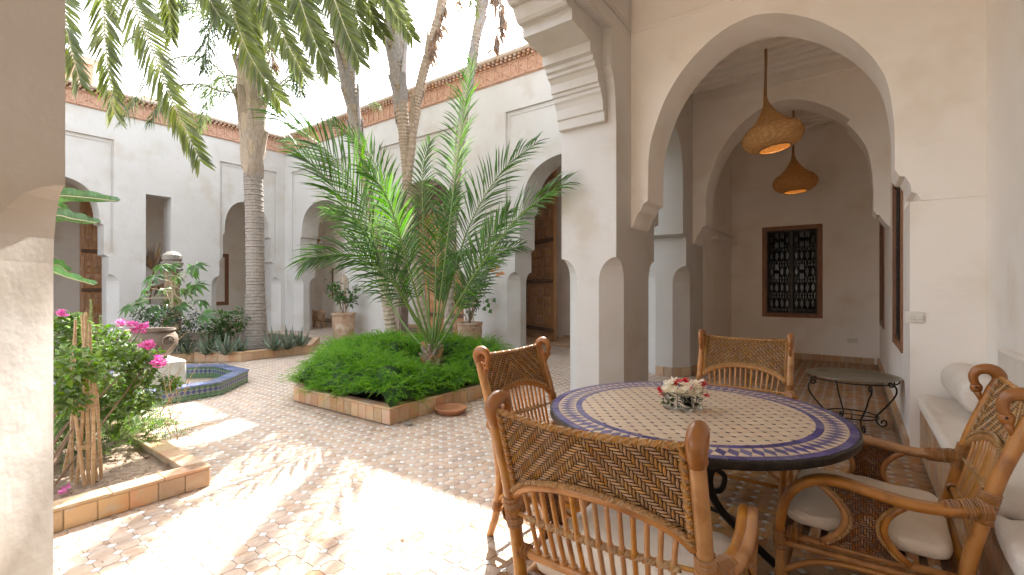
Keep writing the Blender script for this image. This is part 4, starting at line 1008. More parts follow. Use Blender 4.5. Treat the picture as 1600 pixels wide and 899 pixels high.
# ------------------------------------------------------------------ flower vases
gl = bpy.data.materials.new('clear_glass'); gl.use_nodes = True; b_ = gl.node_tree.nodes['Principled BSDF']; b_.inputs['Transmission Weight'].default_value = 1; b_.inputs['Roughness'].default_value = .02; b_.inputs['IOR'].default_value = 1.2; b_.inputs['Base Color'].default_value = (.93, .96, .95, 1)
vases = [((1048, 641), .034, .075, 'left clear glass tumbler of white and red bougainvillea on the table'), ((1071, 644), .036, .072, 'middle clear glass tumbler of flowers with dark leaves on the table'), ((1088, 641), .032, .08, 'right clear glass tumbler of white flowers on the table')]
for i, ((px_, py_), r_, h_v, lab) in enumerate(vases):
    p = gr(px_, py_, TZ); p.z = TZ + .0015; p += Vector((-.01, .025, 0)); v = thing('glass_vase', lab, 'vase', tuple(p), 'glass vases on the mosaic table')
    MB().lathe([(.001, 0), (r_ * .9, 0), (r_, .006), (r_, h_v), (r_ - .003, h_v), (r_ - .003, .01), (.001, .009)], 20, p).build('tumbler', gl, v, smooth='auto')
    fl = thing('flower_posy', ['white bougainvillea posy with a red bloom in the left tumbler', 'posy with dark leaves, white petals and tall red sprigs in the middle tumbler', 'creamy white posy in the right tumbler'][i], 'flowers', tuple(p), 'posies on the mosaic table')
    st = MB(); gm = MB(); wm = MB(); rm_ = MB()
    for k in range(26):
        a_ = random.uniform(0, 2 * PI); q = random.uniform(0, r_ * .75); c = p + Vector((math.cos(a_) * q, math.sin(a_) * q, random.uniform(.012, h_v * .9)))
        gm.leaf(c, (math.cos(a_ + 1), math.sin(a_ + 1), random.uniform(.1, 1)), (random.random(), random.random(), 1), .03, .018)
    for k in range(30 if i != 1 else 20):
        a_ = random.uniform(0, 2 * PI); q = random.uniform(0, r_ * 1.25); c = p + Vector((math.cos(a_) * q, math.sin(a_) * q, h_v * .75 + random.uniform(0, .075) * (1 if q < r_ else .6)))
        for m_ in range(4):
            b2 = a_ + m_ * PI / 2 + random.uniform(-.3, .3); wm.leaf(c, (math.cos(b2), math.sin(b2), random.uniform(.1, .8)), (0, 0, 1), random.uniform(.026, .036), .03, .15, -.2)
    reds = [[(-.045, -.02, .085), (-.03, 0, .06)], [(-.02, .0, .135), (-.045, 0, .125), (0.0, .01, .14), (-.06, 0, .12), (.01, .02, .10)], [(.03, .0, .125), (.04, .01, .115), (.045, .02, .06)]][i]
    for rx, ry, rz in reds:
        c = p + Vector((rx, ry, rz)); st.tube([p + Vector((0, 0, .03)), p + Vector((rx * .5, ry * .5, rz * .6)), c], .0012, 4)
        for m_ in range(11):
            b2 = random.uniform(0, 6.28); rm_.leaf(c + Vector((random.uniform(-.006, .006), random.uniform(-.006, .006), random.uniform(-.006, .006))), (math.cos(b2), math.sin(b2), random.uniform(-.4, .8)), (0, 0, 1), .024, .022, .2, -.1)
    st.build('stem', M['leaf_dark'], fl); gm.build('leaves', M['leaf_dark' if i == 1 else 'leaf'], fl); kind(wm.build('white_petals', M['white'], fl), 'stuff'); kind(rm_.build('red_petals', M['red'], fl), 'stuff')
# ------------------------------------------------------------------ rattan chair (y = forward, origin under the back posts)
def ppy(z):   # rear post y as function of height
    K = [(0, -.01), (.1, .025), (.2, .045), (.32, .055), (.42, .045), (.54, .02), (.63, 0), (.74, -.03), (.88, -.078), (.96, -.105), (1.02, -.125)]
    for (a_, b_), (c, d_) in zip(K, K[1:]):
        if z <= c: return b_ + (d_ - b_) * (z - a_) / (c - a_)
    return K[-1][1]
def binding(mb, P, r, turns_per=.0056, th=.0029):
    """cane wrapped round the path P"""
    P = [Vector(p) for p in P]; L_ = sum((P[i + 1] - P[i]).length for i in range(len(P) - 1)); n = max(3, int(L_ / turns_per)); pts = lerp_list(P, n)
    rr = r if isinstance(r, list) else [r] * 2; rr = lerp_list(rr, n)
    for i, p in enumerate(pts):
        T = (pts[min(i + 1, n - 1)] - pts[max(i - 1, 0)]).normalized(); T = (T + Vector((random.uniform(-.04, .04), random.uniform(-.04, .04), random.uniform(-.04, .04)))).normalized(); A, B = frame(T)
        q = rr[i] * random.uniform(.99, 1.04); m_ = 10
        mb.tube([p + (A * math.cos(2 * PI * k / m_) + B * math.sin(2 * PI * k / m_)) * q for k in range(m_ + 1)], th, 4, cap=False, up=T)
def braid(mb, P, r=.007, pitch=.028, th=.0048, strands=3):
    P = [Vector(p) for p in P]; L_ = sum((P[i + 1] - P[i]).length for i in range(len(P) - 1)); n = max(8, int(L_ / .006)); pts = lerp_list(P, n)
    for s_ in range(strands):
        Q = []
        for i, p in enumerate(pts):
            T = (pts[min(i + 1, n - 1)] - pts[max(i - 1, 0)]).normalized(); A, B = frame(T); a_ = 2 * PI * (i * L_ / n / pitch + s_ / strands); Q.append(p + (A * math.cos(a_) + B * math.sin(a_)) * r)
        mb.tube(Q[::1], th, 4, cap=False)
def weave(mb, S, nu, nv, inside, pitch, side, run=3, lift=.0035, mid=0, nrmf=None):
    """2/2 style herringbone of bulging cane floats on surface S(u,v)->(point, normal) with u,v in metres"""
    def typ(i, j): return ((abs(i - mid) if True else i) + j) % (2 * run) < run
    done = set()
    for j in range(nv):
        for i in range(nu):
            if (i, j) in done or not inside((i + .5) * pitch, (j + .5) * pitch): continue
            t_ = typ(i, j); n = 0
            while n < run + 1:
                q = (i + n, j) if t_ else (i, j + n)
                if q in done or q[0] >= nu or q[1] >= nv or typ(*q) != t_ or not inside((q[0] + .5) * pitch, (q[1] + .5) * pitch): break
                done.add(q); n += 1
            if n == 0: continue
            g = .10; u0, v0 = i + g, j + g; u1, v1 = ((i + n - g, j + 1 - g) if t_ else (i + 1 - g, j + n - g))
            def pt(u, v, l): p, nn = S(u * pitch, v * pitch); return p + nn * (side * l)
            if t_:
                um = (u0 + u1) / 2; vc = (v0 + v1) / 2; V = [pt(u0, vc - .2, 0), pt(u0, vc + .2, 0), pt(um, v0, .001), pt(um, v1, .001), pt(u1, vc - .2, 0), pt(u1, vc + .2, 0), pt(u0 + .25, vc, lift * .6), pt(um, vc, lift), pt(u1 - .25, vc, lift * .6)]
            else:
                vm = (v0 + v1) / 2; uc = (u0 + u1) / 2; V = [pt(uc - .2, v0, 0), pt(uc + .2, v0, 0), pt(u0, vm, .001), pt(u1, vm, .001), pt(uc - .2, v1, 0), pt(uc + .2, v1, 0), pt(uc, v0 + .25, lift * .6), pt(uc, vm, lift), pt(uc, v1 - .25, lift * .6)]
            F = [(0, 2, 7, 6), (6, 7, 3, 1), (2, 4, 8, 7), (7, 8, 5, 3), (0, 6, 1), (4, 5, 8)]
            mb.add(V, F)
HW = .30
def arch_z(x): q = max(0.0, 1 - (x / .272) ** 2); return .69 + .088 * q ** .62
def back_pt(x, z, bow=.028):
    return Vector((x, ppy(z) - bow * max(0, 1 - (x / HW) ** 2), z))
def make_chair(label):
    t_ = thing('rattan_chair', label, 'chair', (0, 0, 0), 'rattan armchairs around the mosaic table')
    W = False
    for sx in (-1, 1):
        zs = [0, .05, .1, .18, .26, .34, .42, .5, .58, .66, .74, .82, .9, .93]
        P = [(sx * (HW + .012 * max(0, (.5 - z))), ppy(z), z) for z in zs]
        post = MB().tube(spline(P, 3), [.019, .02, .021, .022, .0225, .0225, .0225, .022, .021], 12).build('back_post', M['rattan'], t_, W, smooth=True)
        x = sx * HW
        sw = MB().tube(spline([(x, -.095, .925), (x, -.108, .952), (x, -.112, .975), (x, -.098, .996), (x, -.074, 1.004), (x, -.048, .996), (x, -.034, .975), (x, -.034, .952), (x, -.040, .934)], 4), [.0215, .0228, .0245, .0248, .0225, .020, .017, .0155, .015], 12)
        sw.ball((x, -.042, .920), .020, 12, (.85, 1.05, 1.25)).tube([(x, -.042, .910), (x, -.053, .880), (x, -.060, .848)], [.014, .010, .004], 8)
        sw.build('swan_head', M['swan'], t_, W, smooth=True)
        pass
        for e in (-1, 1): MB().ball((x + e * .0165, -.040, .924), .0045, 6).build('swan_eye', M['iron'], t_, W)
        # arm: two canes side by side that run on into the front leg
        A_ = [(.302, .0, .612), (.318, .05, .602), (.338, .12, .590), (.350, .20, .588), (.352, .30, .600), (.345, .40, .612), (.337, .475, .600), (.331, .535, .562), (.327, .578, .50), (.325, .60, .42), (.324, .607, .33), (.322, .603, .18), (.322, .60, 0)]
        arm = MB()
        for off in (-.0125, .0125):
            Q = []
            for i, p in enumerate(A_):
                k = 1 if p[2] > .45 else max(0, (p[2] - .33) / .12); Q.append((sx * (p[0] + off * k + (0 if off < 0 else 0)), p[1], p[2]))
            arm.tube(spline(Q if off < 0 else Q[:11], 4), [.0185] * 3, 10)
        arm.build('arm', M['rattan'], t_, W, smooth=True)
        bset = []; binding2 = lambda *a_: (lambda q: (binding(q, *a_), q.build('cane_binding', M['binding'], t_, W)))(MB()); binding2([(sx * .300, ppy(.56) , .565), (sx * .30, ppy(.66), .665)], .0255); binding2([(sx * .300, -.0, .608), (sx * .312, .03, .606), (sx * .325, .075, .598), (sx * .336, .115, .591)], [.034, .030, .027])
        binding2([(sx * .303, ppy(.17), .155), (sx * .303, ppy(.19), .195)], .0265); binding2([(sx * .323, .606, .285), (sx * .323, .607, .36)], .0225); binding2([(sx * .322, .602, .15), (sx * .322, .602, .19)], .022)
        binding2([(sx * .29, ppy(.475), .475), (sx * .255, ppy(.475), .475)], .022); binding2([(sx * .31, .575, .345), (sx * .31, .545, .345)], .03)
        pass
        # side rails and stretchers
        sr = MB(); xx = sx * .315
        sr.tube([(sx * .30, .04, .352), (xx, .3, .348), (sx * .322, .60, .346)], .0145, 8).tube([(sx * .30, .045, .318), (xx, .3, .314), (sx * .322, .60, .312)], .0145, 8)
        sr.tube(spline([(sx * .303, .045, .20), (xx, .12, .265), (xx, .3, .292), (xx, .48, .265), (sx * .322, .60, .19)], 5), .012, 8)
        sr.build('side_rail', M['rattan'], t_, W, smooth=True)
        MB().tube([(sx * .303, .035, .172), (xx, .3, .17), (sx * .322, .6, .168)], .0125, 8).build('stretcher', M['rattan'], t_, W, smooth=True)
        # hourglass woven side panel between two bent canes
        fr = MB(); ya = lambda z, s_: (.33 + s_ * (.045 + .085 * ((z - .47) / .115) ** 2))
        cur = [[Vector((sx * .335, ya(z, s_), z)) for z in [.362 + .225 * i / 12 for i in range(13)]] for s_ in (-1, 1)]
        for c in cur: fr.tube([Vector((p.x, p.y + (.012 if c is cur[1] else -.012), p.z)) for p in c], .0125, 8)
        fr.build('panel_cane', M['rattan'], t_, W, smooth=True)
        wv = MB(); S = lambda u, v: (Vector((sx * .335, .18 + u, .362 + v)), Vector((sx, 0, 0)))
        ins = lambda u, v: ya(.362 + v, -1) - .0 < .18 + u < ya(.362 + v, 1) and .362 + v < .585
        for sd in (1, -1): weave(wv, S, 36, 27, ins, .0084, sd, 3, .003, mid=18)
        pn = wv.build('side_panel', M['weave_dark'], t_, W)
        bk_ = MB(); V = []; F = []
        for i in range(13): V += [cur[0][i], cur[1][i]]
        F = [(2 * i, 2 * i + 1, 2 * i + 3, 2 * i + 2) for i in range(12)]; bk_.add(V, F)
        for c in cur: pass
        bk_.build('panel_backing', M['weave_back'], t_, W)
        be = MB()
        for s_, c in zip((-1, 1), cur): braid(be, [Vector((p.x + sx * .006, p.y - s_ * .006, p.z)) for p in c], .0045, .022, .0034)
        be.build('braid', M['weave'], t_, W)
    # woven crest panel
    pit = .0094; z0 = .68; nu = int(.56 / pit); nv = int(.31 / pit)
    topz = lambda x: .972 - .014 * (1 - (x / .28) ** 2)
    def S(u, v):
        x = u - .28; z = z0 + v; p = back_pt(x, z); n = (back_pt(x + .01, z) - back_pt(x - .01, z)).cross(back_pt(x, z + .01) - back_pt(x, z - .01)); return p, n.normalized()
    ins = lambda u, v: arch_z(u - .28) + .004 < z0 + v < topz(u - .28)
    wv = MB()
    for sd in (1, -1): weave(wv, S, nu, nv, ins, pit, sd, 3, .0042, mid=nu // 2)
    wv.build('crest_weave', M['weave'], t_, W)
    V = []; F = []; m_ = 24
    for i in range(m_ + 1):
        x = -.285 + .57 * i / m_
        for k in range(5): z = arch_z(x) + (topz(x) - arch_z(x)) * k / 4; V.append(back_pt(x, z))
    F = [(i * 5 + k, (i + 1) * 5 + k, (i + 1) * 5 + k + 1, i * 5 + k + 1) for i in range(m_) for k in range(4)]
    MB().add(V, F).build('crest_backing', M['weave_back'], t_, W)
    be = MB()
    braid(be, [back_pt(x, topz(x)) for x in [-.285 + .57 * i / 20 for i in range(21)]], .006, .026, .0052)
    for sx in (-1, 1): braid(be, [back_pt(sx * .272, z) + Vector((0, -.004, 0)) for z in [.695 + .27 * i / 10 for i in range(11)]], .0068, .030, .0052); braid(be, [back_pt(sx * .272, z) + Vector((0, .006, 0)) for z in [.695 + .27 * i / 10 for i in range(11)]], .0055, .030, .0045)
    ax = [-.278 + .556 * i / 26 for i in range(27)]
    for dy in (-.012, .012): braid(be, [back_pt(x, arch_z(x) + .006) + Vector((0, dy, 0)) for x in ax], .0055, .030, .0048)
    be.build('braid', M['weave'], t_, W)
    MB().tube([back_pt(x, arch_z(x) - .012) for x in ax], .0155, 10).build('back_arch', M['rattan'], t_, W, smooth=True)
    MB().tube([back_pt(x, .475, .012) for x in [-.295 + .59 * i / 12 for i in range(13)]], .0165, 10).build('back_rail', M['rattan'], t_, W, smooth=True)
    me = None
    nsp = 14
    for k in range(nsp):
        x = -.222 + .444 * k / (nsp - 1); xt = x * 1.06; P = [back_pt(x * .96, .478, .012), back_pt(x, .60), back_pt(xt, arch_z(xt) - .02)]
        MB().tube(spline(P, 3), .0078, 8).build('spindle', M['rattan'], t_, W, smooth=True)
    mr = MB(); braid(mr, [back_pt(x, .608, .024) + Vector((0, -.003, 0)) for x in [-.24 + .48 * i / 16 for i in range(17)]], .0065, .034, .0055, 3)
    mr.tube([back_pt(x, .612, .02) for x in [-.295 + .59 * i / 12 for i in range(13)]], .0065, 6)
    for k in range(nsp):
        x = -.222 + .444 * k / (nsp - 1); c = back_pt(x, .615); mr.lathe([(.0095, -.008), (.0115, 0), (.0095, .010)], 8, c); c = back_pt(x * .96, .497, .012); mr.lathe([(.0095, -.004), (.0115, 0), (.0095, .004)], 8, c)
    mr.build('woven_rail', M['weave'], t_, W)
    fr = MB(); fr.tube([(-.322, .602, .346), (0, .615, .346), (.322, .602, .346)], .0145, 8).tube([(-.322, .604, .312), (0, .615, .312), (.322, .604, .312)], .0145, 8).tube([(-.30, .05, .35), (.30, .05, .35)], .015, 8)
    fr.build('seat_frame', M['rattan'], t_, W, smooth=True)
    fr = MB(); fr.tube([(-.322, .6, .172), (.322, .6, .172)], .0125, 8).tube([(-.303, .04, .176), (.303, .04, .176)], .0125, 8)
    fr.tube(spline([(-.32, .603, .20), (-.2, .606, .28), (0, .608, .3), (.2, .606, .28), (.32, .603, .20)], 4), .011, 8); fr.build('stretcher', M['rattan'], t_, W, smooth=True)
    me = None
    for k in range(9):
        y = .10 + .06 * k
        if me is None: o = MB().box(-.305, .305, -.012, .012, .352, .364, .003).build('seat_slat', M['door_dark'], t_, W); me = o.data
        else: o = link(me, 'seat_slat', t_, W)
        o.location = (0, y, 0)
    o = cushion(-.285, .285, .075, .60, .366, .452, amp=.012, seed=2).build('seat_cushion', M['cloth'], t_, W, smooth=True); fixn(o); o.data.polygons.foreach_set('use_smooth', [True] * len(o.data.polygons))
    V = [(sx, sy) for sx, sy in ()]
    return t_
ch = make_chair('rattan armchair in the foreground seen from behind, nearest the viewer')
index_kids()
chairs = [ch]
for lab in ('rattan armchair on the courtyard side of the table, its top lit by the sun', 'rattan armchair on the far side of the table in front of the rear pillar', 'rattan armchair on the right beside the white bench, facing left'):
    c = copy_tree(ch); c['label'] = lab; chairs.append(c)
for c, (x, y, rz) in zip(chairs, ((-.605, 1.245, 2), (-1.575, 2.275, -92), (-.655, 3.74, 180), (.375, 2.49, 88))):
    c.location = (x, y, 0); c.rotation_euler = (0, 0, R(rz))
# ------------------------------------------------------------------ tray table
tp = Vector((-.01, 5.58, 0)); tt = thing('tray_table', 'low side table with a round tinned metal tray on black scrolled iron legs', 'side table', tuple(tp))
MB().lathe([(.001, .478), (.27, .478), (.30, .482), (.335, .497), (.375, .502), (.378, .507), (.373, .509), (.333, .505), (.30, .492), (.27, .486), (.001, .486)], 48, tp).build('tray', M['tray'], tt, smooth=True)
for k in range(4):
    a_ = R(20 + 90 * k); c, s = math.cos(a_), math.sin(a_); q = lambda r_, z: tp + Vector((r_ * c, r_ * s, z)); mb = MB()
    mb.tube(spline([q(.385, .43), q(.36, .415), q(.345, .44), q(.365, .475), q(.395, .465), q(.40, .43), q(.37, .395)], 4), .0055, 6) if False else None
    mb.tube(spline([q(.405, .435), q(.385, .42), q(.37, .44), q(.385, .468), q(.415, .462), q(.425, .43), q(.405, .39), q(.365, .34), q(.32, .26), q(.24, .16), q(.20, .11), q(.215, .05), q(.255, .02), q(.285, .04), q(.28, .075), q(.25, .075), q(.245, .05)], 5) if k % 2 else
            spline([q(.30, .465), q(.335, .46), q(.35, .43), q(.33, .40), q(.305, .42), q(.32, .44), q(.36, .40), q(.365, .34), q(.32, .26), q(.24, .16), q(.20, .11), q(.215, .05), q(.255, .02), q(.285, .04), q(.28, .075), q(.25, .075), q(.245, .05)], 5), .0075, 7)
    mb.build('iron_leg', M['iron'], tt, smooth=True)
mb = MB()
for r_, z in ((.21, .12), (.36, .474)): mb.tube([tp + Vector((r_ * math.cos(2 * PI * k / 32), r_ * math.sin(2 * PI * k / 32), z)) for k in range(33)], .0065, 6, cap=False)
mb.tube([tp + Vector((-.2, 0, .12)), tp + Vector((.2, 0, .12))], .005, 5).tube([tp + Vector((0, -.2, .12)), tp + Vector((0, .2, .12))], .005, 5)
mb.build('iron_hoop', M['iron'], tt, smooth=True)
# ------------------------------------------------------------------ vegetation
UP = Vector((0, 0, 1))
def frond(parent, P, L0, n, m_leaf, m_rach='rachis', r0=.014, t0=.12, ang=(62, 22), droop=.25, W_=.026, lift=.35, up=None, jit=.12, hang=0.0, name='frond', bare=True, spread=1.0):
    S = spline(P, 8); N_ = len(S); LM = MB(); acc = [0.0]
    for i in range(1, N_): acc.append(acc[-1] + (S[i] - S[i - 1]).length)
    L_ = acc[-1]; upv = Vector(up) if up is not None else UP
    def ev(s_):
        for i in range(1, N_):
            if acc[i] >= s_: f = (s_ - acc[i - 1]) / max(1e-6, acc[i] - acc[i - 1]); return S[i - 1].lerp(S[i], f), (S[i] - S[i - 1]).normalized()
        return S[-1], (S[-1] - S[-2]).normalized()
    for k in range(n):
        t = t0 + (1 - t0) * (k + .5) / n; p, T = ev(t * L_)
        side = T.cross(upv); side = side.normalized() if side.length > .05 else frame(T)[0]; nn = side.cross(T).normalized()
        prof = min(1, (t - t0) / .16 + .35) * (1 - max(0, (t - .6) / .4) ** 1.8 * .5); a_ = R(ang[0] + (ang[1] - ang[0]) * t)
        for s_ in (-1, 1):
            q = a_ + random.uniform(-jit, jit); d = (T * math.cos(q) + side * s_ * math.sin(q) * spread + nn * (lift * math.sin(q) + random.uniform(-jit, jit))).normalized()
            d = (d - UP * hang * random.uniform(.6, 1.2)).normalized(); Lf = L0 * prof * random.uniform(.88, 1.08); wv = d.cross(nn)
            wv = wv.normalized() if wv.length > .05 else side; wv = (wv + nn * random.uniform(-.5, .5)).normalized(); w = W_ * .5
            m1 = p + d * Lf * .35; d2 = (d - UP * droop).normalized(); m2 = m1 + d2 * Lf * .35; d3 = (d2 - UP * droop).normalized(); tip = m2 + d3 * Lf * .3
            kk = nn * w * .7
            LM.add([p - wv * w * .4, p + wv * w * .4, m1 - wv * w + kk, m1, m1 + wv * w + kk, m2 - wv * w * .75, m2 + wv * w * .75, tip], [(0, 1, 3), (0, 3, 2), (1, 4, 3), (2, 3, 5), (3, 4, 6), (3, 6, 5), (5, 6, 7)])
    f = LM.build(name, M[m_leaf], parent)
    MB().tube(S, [r0, r0 * .75, r0 * .5, r0 * .18], 5).build('midrib', M[m_rach], f)
    return f
# --- central young date palm
base = Vector((-4.78, 4.60, .42))
dp = thing('date_palm', 'large bright green young date palm fanning out of the central fern bed', 'palm tree', (base.x, base.y, .1))
mb = MB(); mb.lathe([(.001, 0), (.15, .0), (.17, .12), (.15, .26), (.10, .38), (.06, .46), (.001, .48)], 14, (base.x, base.y, .08)); mb.build('trunk', M['twig'], dp)
for k in range(34):
    a_ = k * 2.4; z = .10 + .012 * k; r_ = .15 - .0025 * k; c = Vector((base.x + r_ * math.cos(a_), base.y + r_ * math.sin(a_), z)); d = Vector((math.cos(a_) * .65, math.sin(a_) * .65, .8)).normalized()
    MB().tube([c - d * .03, c + d * .05, c + d * .12], [.035, .03, .016], 5).build('leaf_base', M['sheath'] if k % 3 else M['terra_red'], dp)
def F(pts, L0=.46, n=58, m='date', **k):
    P = [base + Vector((random.uniform(-.05, .05), random.uniform(-.05, .05), random.uniform(-.05, .05)))] + [at(*p) for p in pts]; k.setdefault('t0', .34); k.setdefault('W_', .024); k.setdefault('r0', .017); return frond(dp, P, L0, int(n * .78), m, **k)
tow = lambda: (at(0, 0, 1) - at(0, 0, 1))
vw = Vector((SY, -CY, .25))      # roughly towards the camera
F([(645, 470, 6.45), (585, 345, 6.2), (520, 245, 6.0), (428, 178, 5.8)], .74, 66, up=vw + Vector((-.2, 0, .6)))
F([(640, 480, 6.3), (575, 370, 5.9), (510, 280, 5.6), (462, 236, 5.4)], .66, 60, up=vw + Vector((0, 0, .9)))
F([(648, 500, 6.3), (612, 440, 6.0), (560, 402, 5.8), (505, 400, 5.6), (480, 410, 5.5)], .6, 56, up=vw + Vector((0, 0, .5)), droop=.32)
F([(690, 450, 6.45), (706, 320, 6.4), (722, 200, 6.35), (738, 95, 6.3)], .52, 80, up=vw + Vector((-.6, .1, .3)), ang=(70, 32))
F([(700, 460, 6.7), (735, 350, 6.9), (785, 268, 7.0), (836, 226, 7.1)], .62, 60, up=vw + Vector((0, 0, .7)))
F([(700, 500, 6.1), (748, 420, 5.7), (805, 345, 5.4), (850, 308, 5.2), (882, 288, 5.1)], .52, 62, up=vw + Vector((0, 0, .55)))
F([(655, 440, 6.8), (620, 330, 7.1), (575, 240, 7.3), (520, 190, 7.4)], .52, 60, up=vw + Vector((0, 0, .7)))
F([(668, 430, 7.0), (660, 330, 7.4), (662, 260, 7.7), (672, 222, 7.8)], .42, 50, up=vw)
F([(650, 460, 6.1), (625, 370, 5.8), (600, 300, 5.6), (566, 262, 5.5)], .45, 56, up=vw + Vector((0, 0, .5)))
F([(640, 520, 6.9), (590, 440, 7.2), (550, 350, 7.4), (505, 330, 7.6)], .42, 46, up=vw)
F([(700, 520, 6.8), (735, 460, 7.2), (775, 400, 7.5), (815, 385, 7.7)], .42, 46, up=vw)
F([(705, 510, 6.4), (735, 440, 6.3), (760, 380, 6.2), (795, 330, 6.1)], .42, 50, up=vw)
F([(680, 470, 6.6), (682, 400, 6.7), (690, 350, 6.8), (712, 300, 6.9)], .4, 50, up=vw)
for k in range(2):
    a_ = k * .9 + .9; d = Vector((math.cos(a_), math.sin(a_), 0)); l_ = random.uniform(.5, .9); P = [base, base + d * l_ * .35 + UP * .8, base + d * l_ * .8 + UP * 1.35, base + d * l_ * 1.3 + UP * random.uniform(1.3, 1.8)]
    frond(dp, P, .34, 44, 'date', t0=.4)
# fine dead spines round the foot
# --- fern bed
fb = thing('fern_mass', 'dense bright green asparagus fern filling the central bed', 'fern', (-5.2, 4.5, .14)); fb['kind'] = 'stuff'
def infern(x, y): return inpoly(x, y, BED_A)
def edge_d(x, y):
    m_ = 9
    for i in range(len(BED_A)):
        a_, b_ = Vector(BED_A[i]), Vector(BED_A[(i + 1) % len(BED_A)]); t = max(0, min(1, (Vector((x, y)) - a_).dot(b_ - a_) / (b_ - a_).length_squared)); m_ = min(m_, (Vector((x, y)) - a_.lerp(b_, t)).length)
    return m_
def fh(x, y):
    e = edge_d(x, y); d0 = math.hypot(x - base.x - .32, y - base.y + .34); h = .16 + .30 * min(1, e / .5) ** .7 + .16 * noise.noise(Vector((x * 2.2, y * 2.2, 3))) + .13 * noise.noise(Vector((x * 5, y * 5, 9)))
    return .12 + h * (1 - .9 * math.exp(-(d0 / .50) ** 2))
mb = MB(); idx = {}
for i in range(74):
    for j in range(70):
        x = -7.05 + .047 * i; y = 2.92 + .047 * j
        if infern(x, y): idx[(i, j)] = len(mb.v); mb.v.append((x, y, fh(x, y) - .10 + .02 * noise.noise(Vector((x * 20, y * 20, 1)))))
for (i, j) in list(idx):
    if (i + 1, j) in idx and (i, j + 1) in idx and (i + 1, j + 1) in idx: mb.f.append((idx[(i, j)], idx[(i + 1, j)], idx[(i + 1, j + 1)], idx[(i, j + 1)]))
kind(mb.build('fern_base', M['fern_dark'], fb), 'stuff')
def plumes(pts, parent, name, material, nl=17, nw=.0042, ll=.030):
    """pts: (pos, dir, length)"""
    V = []; F_ = []
    for p, d, L_ in pts:
        d = d.normalized(); A, B = frame(d); ph = random.uniform(0, 6.28)
        for k in range(nl):
            t = (k + .4) / nl; c = p + d * (L_ * t) - UP * (L_ * .45 * t * t)
            for s_ in (0, 1):
                a_ = ph + k * .5 + s_ * PI + random.uniform(-.4, .4); q = (A * math.cos(a_) * 1.0 + B * math.sin(a_) * .55 + d * .55).normalized(); l_ = ll * (1.15 - .7 * t) * random.uniform(.8, 1.3); w_ = q.cross(UP)
                w_ = (w_.normalized() if w_.length > .05 else A) * nw; o = len(V); V += [c - w_, c + w_, c + q * l_]; F_.append((o, o + 1, o + 2))
    return kind(npmesh(name, [tuple(v) for v in V], [np.array(F_)], M[material], parent), 'stuff')
pts = []
while len(pts) < 5600:
    x = random.uniform(-7.1, -3.55); y = random.uniform(2.85, 6.2)
    if not infern(x, y): continue
    if y > 5.0 and random.random() < .4: continue
    if math.hypot(x - base.x - .2, y - base.y + .22) < .36 and random.random() < .85: continue
    z = fh(x, y); e = edge_d(x, y); gx = (fh(x + .05, y) - fh(x - .05, y)) * 10; gy = (fh(x, y + .05) - fh(x, y - .05)) * 10
    d = Vector((-gx * .9 + random.gauss(0, .45), -gy * .9 + random.gauss(0, .45), random.uniform(.25, 1.0))); pts.append((Vector((x, y, z - .09)), d, random.uniform(.10, .36)))
plumes(pts, fb, 'fern_plumes', 'fern')
# --- slender date palms in the same bed, their crowns above the picture
def palm_trunk(parent, P, rad, n_base, r_base, t_start, msh, mtr='bark', seg=5, rings=.07):
    S = spline(P, seg); mb = MB(); pts = lerp_list(S, max(20, int(sum((S[i + 1] - S[i]).length for i in range(len(S) - 1)) / (rings / 2)))); rr = lerp_list(rad, len(pts))
    rr = [r_ * (1 + (.10 if i % 2 else -.05) + random.uniform(-.05, .05)) for i, r_ in enumerate(rr)]; mb.tube(pts, rr, 12); tr = mb.build('trunk', M[mtr], parent)
    N_ = len(pts); sh = None
    for k in range(n_base):
        t = t_start + (1 - t_start) * (k + .5) / n_base; i = min(int(t * (N_ - 1)), N_ - 2); T = (pts[i + 1] - pts[i]).normalized(); A, B = frame(T); a_ = k * 2.4 + random.uniform(-.2, .2)
        q = A * math.cos(a_) + B * math.sin(a_); r_ = rr[i]; c = pts[i] + q * r_ * .75; w = B * math.cos(a_) - A * math.sin(a_); L_ = r_base * random.uniform(.8, 1.4)
        m2 = MB(); V = []
        for j, (f, ww, o) in enumerate(((-.15, 1.25, -.05), (.25, 1.1, .12), (.6, .75, .28), (1.0, .40, .5))):
            cc = c + T * L_ * f + q * r_ * o * 1.3
            for s_ in (-1, -.35, .35, 1): V.append(cc + w * r_ * ww * s_ * .62 + q * r_ * (.22 * (1 - abs(s_)) + .05)); 
        F_ = [(j * 4 + s_, j * 4 + s_ + 1, j * 4 + s_ + 5, j * 4 + s_ + 4) for j in range(3) for s_ in range(3)]; o_ = len(V); V2 = [v - q * r_ * .12 for v in V]; F2 = [tuple(x + o_ for x in f[::-1]) for f in F_]
        bd = [0, 1, 2, 3, 7, 11, 15, 14, 13, 12, 8, 4]; F3 = [(bd[i2], bd[(i2 + 1) % 12], bd[(i2 + 1) % 12] + o_, bd[i2] + o_) for i2 in range(12)]
        m2.add(V + V2, F_ + F2 + F3); m2.build('leaf_base', M[msh], parent)
    return tr
def X(*a_): return at(*a_)
T1 = thing('date_palm', 'slender leaning date palm left in the central bed with long fronds hanging from above', 'palm tree', tuple(Vector((X(618, 532, 8.2).x, X(618, 532, 8.2).y, .1))))
palm_trunk(T1, [Vector((X(618, 532, 8.2).x, X(618, 532, 8.2).y, .1)), X(606, 480, 8.15), X(592, 400, 8.1), X(577, 310, 8.0), X(563, 240, 7.9), X(548, 150, 7.8), X(535, 60, 7.6), X(515, -70, 7.3), X(500, -165, 7.1)], [.10, .09, .08, .075, .085, .105, .12, .125, .10], 44, .42, .46, 'sheath_grey', mtr='sheath')
c1 = X(500, -165, 7.1)
